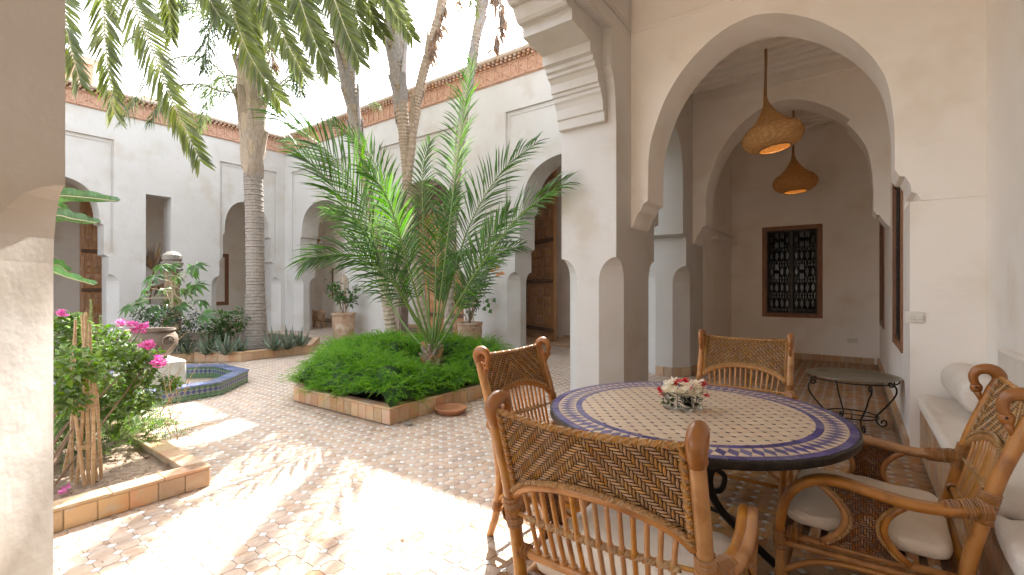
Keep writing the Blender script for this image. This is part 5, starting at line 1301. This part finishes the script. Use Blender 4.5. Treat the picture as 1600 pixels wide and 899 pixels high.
for P in ([(300, -260, 6.4), (95, -120, 5.4), (100, 20, 5.0), (126, 132, 4.9)], [(330, -270, 6.3), (178, -120, 5.5), (163, 30, 5.2), (180, 180, 5.1)], [(370, -250, 6.3), (205, -90, 5.3), (242, 90, 5.0), (313, 252, 4.9)],
          [(430, -230, 6.6), (350, -90, 6.0), (378, 60, 5.7), (437, 158, 5.6)], [(455, -220, 6.7), (395, -80, 6.2), (430, 30, 6.0), (474, 116, 5.9)], [(480, -210, 6.7), (450, -90, 6.3), (475, 20, 6.1), (513, 114, 6.0)],
          [(520, -210, 6.7), (500, -80, 6.4), (530, 20, 6.2), (562, 98, 6.1)], [(470, -240, 6.6), (300, -150, 5.9), (310, -40, 5.6), (345, 30, 5.5)], [(560, -230, 6.9), (560, -120, 6.5), (590, -30, 6.4), (622, 30, 6.4)],
          [(420, -260, 6.9), (300, -190, 6.6), (262, -80, 6.4), (268, 60, 6.4)], [(450, -250, 6.9), (360, -160, 6.8), (372, -40, 6.9), (405, 95, 7.0)], [(470, -240, 7.2), (430, -150, 7.4), (440, -30, 7.5), (520, 75, 7.6)], [(380, -280, 6.6), (140, -220, 6.0), (40, -90, 5.6), (95, 60, 5.5)], [(520, -240, 7.3), (545, -120, 7.4), (560, -20, 7.5), (600, 55, 7.5)]):
    frond(T1, [c1] + [X(*p) for p in P],  .47, 118, 'date_hang', 'rachis_pale', .016, .15, (50, 26), .03, .034, .03, up=vw, jit=.07)
for a_ in range(7):
    d = Vector((math.cos(a_ * .9 + 1.2), math.sin(a_ * .9 + 1.2), 0)); frond(T1, [c1, c1 + d * .8 + UP * .9, c1 + d * 2.0 + UP * 1.0, c1 + d * 3.0 + UP * .1], .42, 50, 'date_hang', 'rachis_pale')
T2 = thing('date_palm', 'forked date palm trunk with broad grey leaf bases rising behind the young palm', 'palm tree', (X(668, 540, 8.5).x, X(668, 540, 8.5).y, .1))
palm_trunk(T2, [Vector((X(668, 540, 8.5).x, X(668, 540, 8.5).y, .1)), X(655, 440, 8.5), X(640, 340, 8.4), X(634, 260, 8.3), X(630, 200, 8.2), X(622, 120, 8.1), X(617, 50, 8.0), X(616, -30, 7.9), X(622, -100, 7.8)], [.10, .095, .085, .075, .095, .135, .145, .11, .09], 40, .42, .52, 'sheath_grey', mtr='sheath')
palm_trunk(T2, [X(638, 290, 8.3), X(646, 200, 8.2), X(655, 140, 8.1), X(674, 70, 8.0), X(692, 0, 7.9), X(706, -80, 7.8)], [.06, .075, .08, .08, .075, .07], 16, .3, .1, 'sheath', mtr='sheath')
c2 = X(620, -100, 7.8)
for P in ([(590, -170, 7.6), (580, -80, 7.3), (612, 0, 7.2), (645, 62, 7.1)], [(640, -200, 7.4), (560, -100, 7.0), (552, 0, 6.8), (578, 74, 6.7)], [(660, -220, 7.6), (760, -200, 7.0), (790, -120, 6.6)]):
    frond(T2, [c2] + [X(*p) for p in P], .46, 100, 'date_hang', 'rachis_pale', .015, .2, (50, 26), .03, .034, .03, up=vw, jit=.07)
T4 = thing('date_palm', 'thin pale date palm trunk with a torn dead frond, rightmost of the tall trunks', 'palm tree', (X(700, 540, 8.2).x, X(700, 540, 8.2).y, .1))
palm_trunk(T4, [Vector((X(700, 540, 8.2).x, X(700, 540, 8.2).y, .1)), X(703, 440, 8.2), X(708, 340, 8.1), X(716, 250, 8.1), X(728, 160, 8.0), X(742, 70, 7.9), X(757, -5, 7.8), X(770, -90, 7.7)], [.085, .08, .08, .075, .075, .08, .085, .085], 18, .3, .45, 'sheath_grey', mtr='sheath')
c4 = X(770, -90, 7.7)
frond(T4, [c4, X(750, -90, 7.4), X(738, -30, 7.2), X(742, 26, 7.1)], .3, 30, 'date_hang', 'rachis_pale', up=vw)
for cc_, az0 in ((c2, .5),):
    for k in range(9):
        a_ = az0 + k * .72; d = Vector((math.cos(a_), math.sin(a_), 0)); frond(T2 if cc_ is c2 else T4, [cc_, cc_ + d * .7 + UP * 1.0, cc_ + d * 1.7 + UP * 1.6, cc_ + d * 2.7 + UP * 1.3], .5, 52, 'date_hang', 'rachis_pale', W_=.04)
def tatter(parent, P, n, L_, w):
    mb = MB(); S = spline([X(*p) for p in P], 6)
    for k in range(n):
        c = S[int(k / n * (len(S) - 1))] + Vector((random.uniform(-.04, .04), random.uniform(-.04, .04), random.uniform(-.05, .05))); d = Vector((random.gauss(.15, .3), random.gauss(0, .3), -1)); mb.leaf(c, d, (random.random(), -1, .2), L_ * random.uniform(.5, 1.2), w, .5, random.uniform(-.4, .4))
    mb.build('dead_frond', M['dead'], parent)
tatter(T4, [(770, -10, 7.7), (782, 5, 7.6), (784, 40, 7.6), (770, 75, 7.6)], 60, .26, .06)
tatter(T2, [(694, 5, 7.9), (684, 50, 7.9), (672, 90, 7.9)], 55, .28, .045); tatter(T2, [(715, -20, 7.8), (718, 10, 7.8)], 14, .25, .04)
# --- tall ringed feather palm of the back bed
qb = Vector((-9.85, 4.55, .1)); QP = thing('feather_palm', 'tall feather palm with a grey ringed trunk and peeling sheaths in the back bed', 'palm tree', tuple(qb))
qx = [(398, 553), (399, 450), (398, 350), (395, 272)]
S = [Vector((qb.x, qb.y, .1))] + [X(a_, b_, 9.55) for a_, b_ in qx[1:]]; S = spline(S, 8); pts = lerp_list(S, 64); rr = []
for i in range(64):
    t = i / 63; r_ = .235 - .065 * min(1, t * 3) + .0 * t; rr.append(r_ * (1.0 if i % 2 else 1.03) * random.uniform(.985, 1.02))
V = []; mbq = MB()
P2 = []; r2 = []
for i in range(63):
    P2 += [pts[i].lerp(pts[i + 1], .02), pts[i].lerp(pts[i + 1], .86), pts[i].lerp(pts[i + 1], .93)]; q = rr[i]; r2 += [q * 1.02, q * .985, q * .93]
P2 = P2[::1]; mbq.tube(P2[::1], r2, 18); mbq.build('trunk', M['bark'], QP, smooth=False)
top = X(392, 60, 9.5); low = pts[-1]
mbq = MB().tube(spline([low, X(393, 200, 9.5), X(390, 120, 9.5), top, X(392, -20, 9.5)], 6), [.17, .22, .24, .20, .13], 14); mbq.build('crown_shaft', M['sheath'], QP)
for k in range(26):
    t = k / 26; c = low.lerp(top, t * .95); a_ = k * 2.4; q = Vector((math.cos(a_), math.sin(a_), 0)); w = Vector((-q.y, q.x, 0)); V = []; L_ = random.uniform(.55, 1.0); R_ = .175 + .05 * math.sin(min(1, t * 1.4) * PI)
    for f, ww, o in ((-.1, .17, -.01), (.2, .15, .035), (.55, .09, .06), (1, .035, .09 + .15 * t)):
        for s_ in (-1, -.4, .4, 1): V.append(c + UP * L_ * f + q * (R_ + o - .05 * s_ * s_) + w * ww * s_)
    F_ = [(j * 4 + s_, j * 4 + s_ + 1, j * 4 + s_ + 5, j * 4 + s_ + 4) for j in range(3) for s_ in range(3)]; V2 = [v - q * .03 for v in V]; F2 = [tuple(x + 16 for x in f[::-1]) for f in F_]
    bd = [0, 1, 2, 3, 7, 11, 15, 14, 13, 12, 8, 4]; F3 = [(bd[i2], bd[(i2 + 1) % 12], bd[(i2 + 1) % 12] + 16, bd[i2] + 16) for i2 in range(12)]; MB().add(V + V2, F_ + F2 + F3).build('leaf_sheath', M['sheath'], QP)
QF = [[(372, 160, 9.4), (345, 112, 9.1), (302, 88, 8.8), (245, 108, 8.5), (190, 190, 8.2)], [(374, 150, 9.4), (340, 142, 9.2), (312, 132, 9.0), (270, 140, 8.8), (235, 190, 8.6)], [(378, 100, 9.4), (345, 45, 9.0), (280, 10, 8.6), (205, 60, 8.2)],
      [(412, 165, 9.5), (455, 125, 9.6), (525, 118, 9.7), (590, 165, 9.8)], [(408, 190, 9.5), (430, 140, 9.3), (490, 100, 9.1), (560, 110, 8.9)], [(400, 70, 9.5), (440, 20, 9.5), (520, 30, 9.5), (570, 110, 9.5)],
      [(385, 60, 9.4), (365, 0, 9.1), (320, -30, 8.8), (262, 30, 8.5)], [(402, 50, 9.6), (430, -20, 9.7), (500, -20, 9.8), (570, 50, 9.9)], [(392, 40, 9.3), (400, -40, 8.8), (430, -60, 8.2), (470, 0, 7.8)],
      [(388, 30, 9.8), (350, -40, 10.2), (300, -30, 10.5), (262, 50, 10.8)], [(395, 40, 10), (440, -30, 10.5), (480, 0, 11), (500, 80, 11.3)], [(384, 60, 9.2), (350, 20, 8.8), (330, 40, 8.4), (318, 110, 8.2)], [(402, 90, 9.3), (430, 60, 9.0), (455, 80, 8.8), (470, 150, 8.6)],
      [(378, 130, 9.6), (352, 120, 10.0), (330, 140, 10.3), (310, 200, 10.6)], [(380, 60, 9.9), (330, 10, 10.5), (250, 20, 11), (160, 110, 11.2)]]
for P in QF:
    frond(QP, [X(388, 190 if P[0][1] > 120 else 90, 9.5)] + [X(*p) for p in P], .52, 120, 'queen', 'rachis_pale', .022, .2, (65, 40), .5, .016, .1, jit=.55, hang=.38, spread=.8)
tatter(QP, [(420, 60, 9.4), (426, 90, 9.4), (428, 105, 9.4)], 60, .35, .03)
# --- generic leafy shrubs
def shrub(name, label, cat, base_, blobs, n, L_, W_, ml, stems=8, group=None, droop=.25, mst='twig', parts=1):
    t_ = thing(name, label, cat, tuple(base_), group); lm = MB(); sm = MB(); base_ = Vector(base_); tot = sum(b_[1] ** 2 for b_ in blobs)
    for c, r_, sq in blobs:
        c = Vector(c)
        for k in range(int(n * r_ ** 2 / tot)):
            u = Vector((random.gauss(0, 1), random.gauss(0, 1), random.gauss(0, 1))).normalized() * (random.random() ** .45) * r_; u.z *= sq; p = c + u
            if noise.noise(p * 5.0) < -.25: continue
            d = (u.normalized() * .6 + Vector((random.gauss(0, .6), random.gauss(0, .6), random.gauss(.1, .4)))).normalized(); lm.leaf(p, d, (random.gauss(0, .4), random.gauss(0, .4), 1), L_ * random.uniform(.6, 1.25), W_ * random.uniform(.7, 1.2), .22, droop)
    for k in range(stems):
        c, r_, sq = random.choice(blobs); e = Vector(c) + Vector((random.gauss(0, .5) * r_, random.gauss(0, .5) * r_, random.uniform(-.2, .9) * r_ * sq)); b0_ = base_ + Vector((random.uniform(-.06, .06), random.uniform(-.06, .06), 0)); m_ = b0_.lerp(e, .5) + Vector((random.uniform(-.08, .08), random.uniform(-.08, .08), .08))
        sm.tube(spline([b0_, m_, e], 5), [.008, .006, .003], 5)
    lm.build('foliage', M[ml], t_); sm.build('stem', M[mst], t_); return t_
def cluster(parent, c, n, r_, L_, material, name):
    mb = MB()
    for k in range(n):
        u = Vector((random.gauss(0, 1), random.gauss(0, 1), random.gauss(0, 1))).normalized() * r_ * random.random() ** .5; a_ = random.uniform(0, 6.28)
        for m_ in range(3):
            b2 = a_ + m_ * 2.09; mb.leaf(c + u, (math.cos(b2), math.sin(b2), random.uniform(.1, .9)), (random.gauss(0, .5), random.gauss(0, .5), 1), L_, L_ * .75, .25, -.15)
    return mb.build(name, M[material], parent)
bgv = shrub('bougainvillea', 'sunlit bougainvillea with magenta bracts tied to stakes in the near left bed', 'shrub', (-4.0, .55, .1),
            [(X(150, 560, 3.35), .24, 1.0), (X(110, 545, 3.3), .2, 1.0), (X(200, 575, 3.45), .2, .9), (X(120, 610, 3.4), .24, .9), (X(185, 625, 3.6), .18, .8), (X(118, 650, 3.6), .12, .8), (X(245, 560, 3.5), .09, .6), (X(265, 600, 3.6), .07, .6), (X(110, 505, 3.3), .10, .6), (X(118, 575, 2.85), .13, 1.0), (X(160, 590, 3.0), .12, .8), (X(110, 625, 2.85), .10, .8), (X(215, 620, 3.4), .14, .9)], 6200, .048, .034, 'leaf', 10)
FL = [(230, 541, 3.3), (247, 568, 3.25), (209, 513, 3.35), (221, 514, 3.36), (190, 507, 3.4), (96, 492, 3.2), (268, 600, 3.35), (113, 762, 3.0)]
for i, (a_, b_, d_) in enumerate(FL):
    if i in (6,): continue
    c = X(a_, b_, d_)
    if i == 7: c = Vector((c.x, c.y, .11)); c = gr(100, 768, .105)
    cluster(bgv, c, [26, 24, 20, 14, 9, 10, 4, 3][i], .042 if i < 4 else .024, .034, 'magenta', 'blossom')
    if i < 4: MB().tube(spline([X(a_ - 40, b_ + 45, d_ + .15), X(a_ - 14, b_ + 22, d_), c], 4), [.005, .003], 4).build('stem', M['leaf_mid'], bgv)
stk = thing('stake_bundle', 'bundle of tied bamboo stakes supporting the bougainvillea', 'stakes', (X(140, 745, 3.0).x, X(140, 745, 3.0).y, .08))
for i, (x0, y0, x1, y1) in enumerate(((112, 752, 118, 500), (120, 758, 134, 488), (138, 757, 128, 492), (150, 752, 140, 505), (98, 745, 125, 620), (158, 748, 150, 600), (132, 760, 112, 560), (145, 757, 147, 560))):
    a_ = gr(x0, y0, .09); b_ = X(x1, y1, FPX * 1.26 / (y0 - 450) + .03); MB().tube(spline([a_, a_.lerp(b_, .5) + Vector((random.uniform(-.012, .012), random.uniform(-.012, .012), 0)), b_], 5), [.010, .012, .009, .011, .008], 7).build('stake', M['stake'], stk)
mb = MB()
for y_ in (640, 590, 700): c = X(131, y_, 2.96); binding(mb, [c, c + Vector((0, 0, .02))], .042, .006, .003)
mb.build('cord', M['stake'], stk)
# foxtail flower spikes
for i, (x_, y0, y1) in enumerate(((142, 470, 535), (157, 495, 540))):
    a_ = X(x_ + 4, y1 + 70, 3.6); b_ = X(x_, y1, 3.6); c = X(x_, y0, 3.6); t_ = thing('flower_spike', ['tall pale green foxtail flower spike above the bougainvillea', 'shorter pale green foxtail spike, right of the taller one'][i], 'flower', tuple(a_), 'foxtail spikes'); mb = MB().tube([a_, b_, c], .004, 5)
    for k in range(230):
        t = random.random(); p = b_.lerp(c, t); q = random.uniform(0, 6.28); mb.leaf(p, (math.cos(q), math.sin(q), .9), (0, 0, 1), .030 * (1 - .6 * t) + .006, .006, .1, .1)
    mb.build('spike', M['spike'], t_)
# sprengeri fern at the foot, spilling over the kerb
sf = thing('foxtail_fern', 'feathery light green fern spilling over the kerb of the near left bed', 'fern', (-4.9, 1.05, .1)); sf['kind'] = 'stuff'; pts = []
for k in range(620):
    x = random.uniform(-5.75, -4.45); y = random.uniform(.35, 1.34); c = Vector((-5.0, .95, .1)); p = Vector((x, y, .1 + max(0, .30 - .35 * abs(x + 4.95)) * random.random())); d = Vector(((x + 4.9) * 1.0 + random.gauss(0, .3), (y - .75) * 1.3 + random.gauss(0, .3), random.uniform(.3, 1))); pts.append((p, d, random.uniform(.16, .34)))
plumes(pts, sf, 'fern_plumes', 'leaf', 16, .005, .045)
mb = MB()
for k in range(14):
    a_ = X(random.uniform(250, 290), random.uniform(665, 690), 3.9); d = Vector((random.uniform(.3, .9), random.uniform(.5, 1.0), random.uniform(.05, .5))); mb.leaf(a_, d, UP, random.uniform(.25, .42), .014, .3, .15)
mb.build('dry_blade', M['stake'], sf)
# weedy dry stems among the bougainvillea
mb = MB()
for k in range(46):
    c = X(random.uniform(100, 290), random.uniform(560, 690), random.uniform(3.3, 3.8)); d = Vector((random.gauss(0, .3), random.gauss(.2, .4), 1)).normalized(); mb.tube([c, c + d * .12, c + d * .28 + Vector((.02, .03, 0))], [.003, .0025, .001], 4)
kind(mb.build('dry_twig', M['stake'], bgv), 'stuff')
# --- plants behind the fountain
def palmate(mb, c, d, nrm, r_, lobes=8):
    d = Vector(d).normalized(); s_ = d.cross(Vector(nrm)).normalized()
    for k in range(lobes):
        a_ = R(-125 + 250 * k / (lobes - 1)); q = d * math.cos(a_) + s_ * math.sin(a_) - UP * .15; mb.leaf(c, q, nrm, r_ * (1 - .28 * abs(a_) / 2.2), r_ * .30, .18, .25)
pb_ = X(288, 548, 8.6); cs = thing('palmate_shrub', 'leggy shrub with large hand-shaped green leaves behind the urn', 'shrub', (pb_.x, pb_.y, .12)); sm = MB(); lm = MB()
heads = [(268, 415), (300, 422), (240, 432), (258, 452), (292, 452), (222, 468), (248, 482), (282, 478), (312, 470), (306, 445), (230, 450), (265, 468), (205, 478), (318, 492), (275, 432), (252, 415), (290, 500), (240, 500), (305, 415), (262, 500)]
jn = X(272, 500, 8.6); sm.tube(spline([Vector((pb_.x, pb_.y, .12)), X(280, 520, 8.6), jn, X(268, 440, 8.6)], 5), [.022, .018, .012], 6)
for a_, b_ in heads:
    dd = 8.6 + random.uniform(-.45, .35); c = X(a_, b_, dd); sm.tube([jn.lerp(X(268, 440, 8.6), random.random()), c], .005, 4); out = (c - X(268, 470, 8.6)); palmate(lm, c, (out.x, out.y, -.25), (random.gauss(0, .25) + .3, random.gauss(0, .25) - .5, 1), random.uniform(.22, .32))
lm.build('foliage', M['leaf_mid'], cs); sm.build('stem', M['rachis_pale'], cs)
shrub('dark_shrub', 'dense dark small-leaved shrub just behind the urn', 'shrub', (X(262, 545, 8.2).x, X(262, 545, 8.2).y, .12), [(X(250, 500, 8.2), .32, .9), (X(225, 492, 8.2), .2, .8), (X(300, 505, 8.4), .26, 1.1), (X(280, 530, 8.3), .28, .7)], 1500, .06, .04, 'leaf_dark', 10)
shrub('jasmine_shrub', 'loose leafy shrub left of the ringed palm trunk', 'shrub', (X(352, 550, 9.3).x, X(352, 550, 9.3).y, .12), [(X(350, 505, 9.3), .36, .7), (X(335, 515, 9.2), .3, .7), (X(375, 498, 9.4), .26, .8), (X(345, 535, 9.2), .3, .6)], 1500, .085, .045, 'leaf_mid', 12)
mb = MB().tube(spline([X(300, 525, 9), X(316, 500, 9), X(330, 455, 9)], 5), [.007, .003], 4)
def agave(label, c, r_, n, material='agave', w=.05):
    t_ = thing('agave', label, 'agave', tuple(c)); me = None
    for k in range(n):
        a_ = k * 2.399; el = R(20 + 58 * (k / n)); d = Vector((math.cos(a_) * math.cos(el), math.sin(a_) * math.cos(el), math.sin(el))); L_ = r_ * random.uniform(.8, 1.1); s_ = Vector((-math.sin(a_), math.cos(a_), 0)); u = d.cross(s_) * -1; V = []
        for f, ww, b_ in ((0, .6, 0), (.3, 1.0, .02), (.65, .7, .01), (1, .02, -.06)):
            cc = Vector(c) + d * L_ * f - UP * b_ * L_ * 3 * f; V += [cc - s_ * w * ww, cc - u * w * .35 * ww, cc + s_ * w * ww]
        F_ = [(j * 3 + q, j * 3 + q + 1, j * 3 + q + 4, j * 3 + q + 3) for j in range(3) for q in range(2)] + [(j * 3 + 2, j * 3, j * 3 + 3, j * 3 + 5) for j in range(3)]; MB().add(V, F_).build('leaf', M[material], t_, smooth=False)
    return t_
for i, (a_, b_, d_, r_, n, lab) in enumerate(((290, 556, 8.9, .42, 16, 'grey green agave just right of the urn plinth'), (322, 556, 9.0, .38, 14, 'grey green agave under the loose jasmine shrub'), (352, 556, 8.9, .40, 16, 'agave left of the ringed palm trunk'), (375, 552, 9.1, .34, 12, 'small agave touching the foot of the ringed palm'),
                                      (428, 549, 9.3, .40, 18, 'spiky agave just right of the ringed palm trunk'), (450, 547, 9.4, .42, 18, 'spiky agave in the middle of the row right of the palm'), (468, 544, 9.6, .38, 16, 'spiky agave at the right end of the back bed'))):
    p = gr(a_, b_, .13); agave(lab, p, r_, n, w=.034)
# --- banana plant behind the left pier
bnp = X(15, 600, 4.2); bt = thing('banana_plant', 'banana plant whose ribbed leaves poke out from behind the left pier', 'plant', (bnp.x, bnp.y, .1))
def bleaf(P, w, tilt, n=16):
    S = spline(P, 6); N_ = len(S); V = []
    for i, p in enumerate(S):
        t = i / (N_ - 1); T = (S[min(i + 1, N_ - 1)] - S[max(i - 1, 0)]).normalized(); sd = Vector((0, 0, 1)).lerp(T.cross(UP), tilt); sd = (sd - T * sd.dot(T)).normalized(); ww = w * (math.sin(PI * (.08 + .92 * t)) ** .6 if t > .5 else min(1, .55 + t)) * (1 - .0 * t); wob = .012 * math.sin(i * 1.7)
        nn = sd.cross(T); V += [p + sd * ww + nn * (.03 + wob), p + sd * ww * .5 + nn * (.022 - wob), p, p - sd * ww * .5 + nn * (.02 + wob), p - sd * ww + nn * (.035 - wob)]
    F_ = [(i * 5 + k, i * 5 + k + 1, i * 5 + k + 6, i * 5 + k + 5) for i in range(N_ - 1) for k in range(4)]; o = MB().add(V, F_).build('leaf', M['banana'], bt, smooth=True); MB().tube(S, [.008, .003], 5).build('midrib', M['rachis_pale'], o)
bleaf([bnp + UP * .8, X(20, 330, 4.2), X(80, 308, 4.1), X(130, 309, 4.0), X(183, 315, 3.9)], .068, .35); bleaf([bnp + UP * .7, X(20, 360, 4.0), X(80, 338, 3.9), X(115, 343, 3.8), X(152, 349, 3.75)], .062, .3)
bleaf([bnp + UP * .7, X(30, 400, 4.3), X(75, 325, 4.4), X(95, 325, 4.4), X(118, 345, 4.4)], .06, .6); bleaf([bnp + UP * .4, X(20, 450, 4.2), X(70, 425, 4.2), X(105, 434, 4.1), X(147, 446, 4.0)], .05, .35); bleaf([bnp + UP * .4, X(40, 440, 4.4), X(75, 420, 4.5), X(90, 415, 4.5), X(106, 425, 4.5)], .07, .4)
MB().tube([(bnp.x, bnp.y, .1), (bnp.x, bnp.y, .5), tuple(bnp + UP * .9)], [.08, .06, .03], 10).build('pseudostem', M['leaf_mid'], bt)
# --- plants in the pots
def potplant(name, label, P, h, spread, n, L_, ml, stakes, extra=None, twigs=7):
    t_ = thing(name, label, 'plant', (P[0], P[1], .62)); b0_ = Vector((P[0], P[1], .62)); lm = MB(); sm = MB()
    for k in range(stakes):
        a_ = k * 2.1; MB().tube([b0_ + Vector((.09 * math.cos(a_), .09 * math.sin(a_), 0)), b0_ + Vector((.06 * math.cos(a_ + .4), .06 * math.sin(a_ + .4), h))], .011, 6).build('stake', M['stake'], t_)
    for k in range(twigs):
        a_ = random.uniform(0, 6.28); e = b0_ + Vector((math.cos(a_) * spread, math.sin(a_) * spread, h * random.uniform(.35, 1.0))); S = spline([b0_, b0_.lerp(e, .5) + Vector((random.gauss(0, .05), random.gauss(0, .05), h * .25)), e], 8); sm.tube(S, [.009, .004], 5)
        for j in range(int(n / twigs)):
            p = S[int(random.uniform(.3, 1) * (len(S) - 1))] + Vector((random.gauss(0, .06), random.gauss(0, .06), random.gauss(0, .06))); lm.leaf(p, Vector((random.gauss(0, 1), random.gauss(0, 1), random.gauss(-.2, .5))), (random.gauss(0, .3), random.gauss(0, .3), 1), L_ * random.uniform(.6, 1.2), L_ * .75, .2, .3)
    lm.build('foliage', M[ml], t_); sm.build('stem', M['twig'], t_); return t_
potplant('climbing_plant', 'climber on three pale stakes growing in the amber pot', POTL, 1.05, .34, 210, .12, 'leaf_mid', 3)
pr_ = potplant('climbing_plant', 'dark leafy climber with orange flowers in the straight pale pot', POTR, .95, .34, 330, .085, 'leaf_mid', 3, twigs=10)
for a_, b_ in ((762, 418), (770, 424), (778, 430), (768, 414), (784, 428), (776, 420)): cluster(pr_, X(a_, b_, 9.1), 8, .05, .045, 'orange', 'blossom')
MB().tube(spline([Vector((POTR.x, POTR.y, 1.2)), X(750, 440, 9.15), X(770, 420, 9.1)], 5), [.008, .004], 5).build('stem', M['twig'], pr_)
MB().tube(spline([Vector((POTR.x, POTR.y, 1.0)), X(760, 470, 9.1), X(771, 467, 9.1)], 5), [.005, .003], 5).build('stem', M['twig'], pr_); mb = MB()
for a_, b_ in ((771, 467), (762, 475), (756, 480), (765, 484), (760, 468)): mb.leaf(X(a_, b_, 9.1), (.4, -.3, -.3), (0, -1, .4), .13, .11, .2, .2)
mb.build('leaf', M['leaf_mid'], pr_)
# --- hanging frond tips in front of the left cornice, tuft of green

fl_ = thing('fallen_leaves', 'small dry fallen leaves and crumbs scattered on the floor round the planting beds', 'leaves', (-3.3, 3.4, 0)); fl_['kind'] = 'stuff'; mb = MB()
for k in range(230):
    q = random.random()
    if q < .35: x, y = -3.62 + abs(random.gauss(0, .35)), random.uniform(2.9, 5.2)
    elif q < .6: x, y = random.uniform(-5.3, -3.5), 2.9 - abs(random.gauss(0, .22))
    elif q < .8: x, y = -3.5 + abs(random.gauss(0, .25)), random.uniform(-.4, 1.4)
    else: x, y = random.uniform(-7, -1.2), random.uniform(.8, 6.5)
    if inpoly(x, y, BED_A) or inpoly(x, y, BED_B) or inpoly(x, y, OCT): continue
    a_ = random.uniform(0, 6.28); mb.leaf((x, y, .003), (math.cos(a_), math.sin(a_), .12), (0, 0, 1), random.uniform(.015, .05), random.uniform(.006, .014), .3, .15)
kind(mb.build('leaf_litter', M['dead'], fl_), 'stuff')
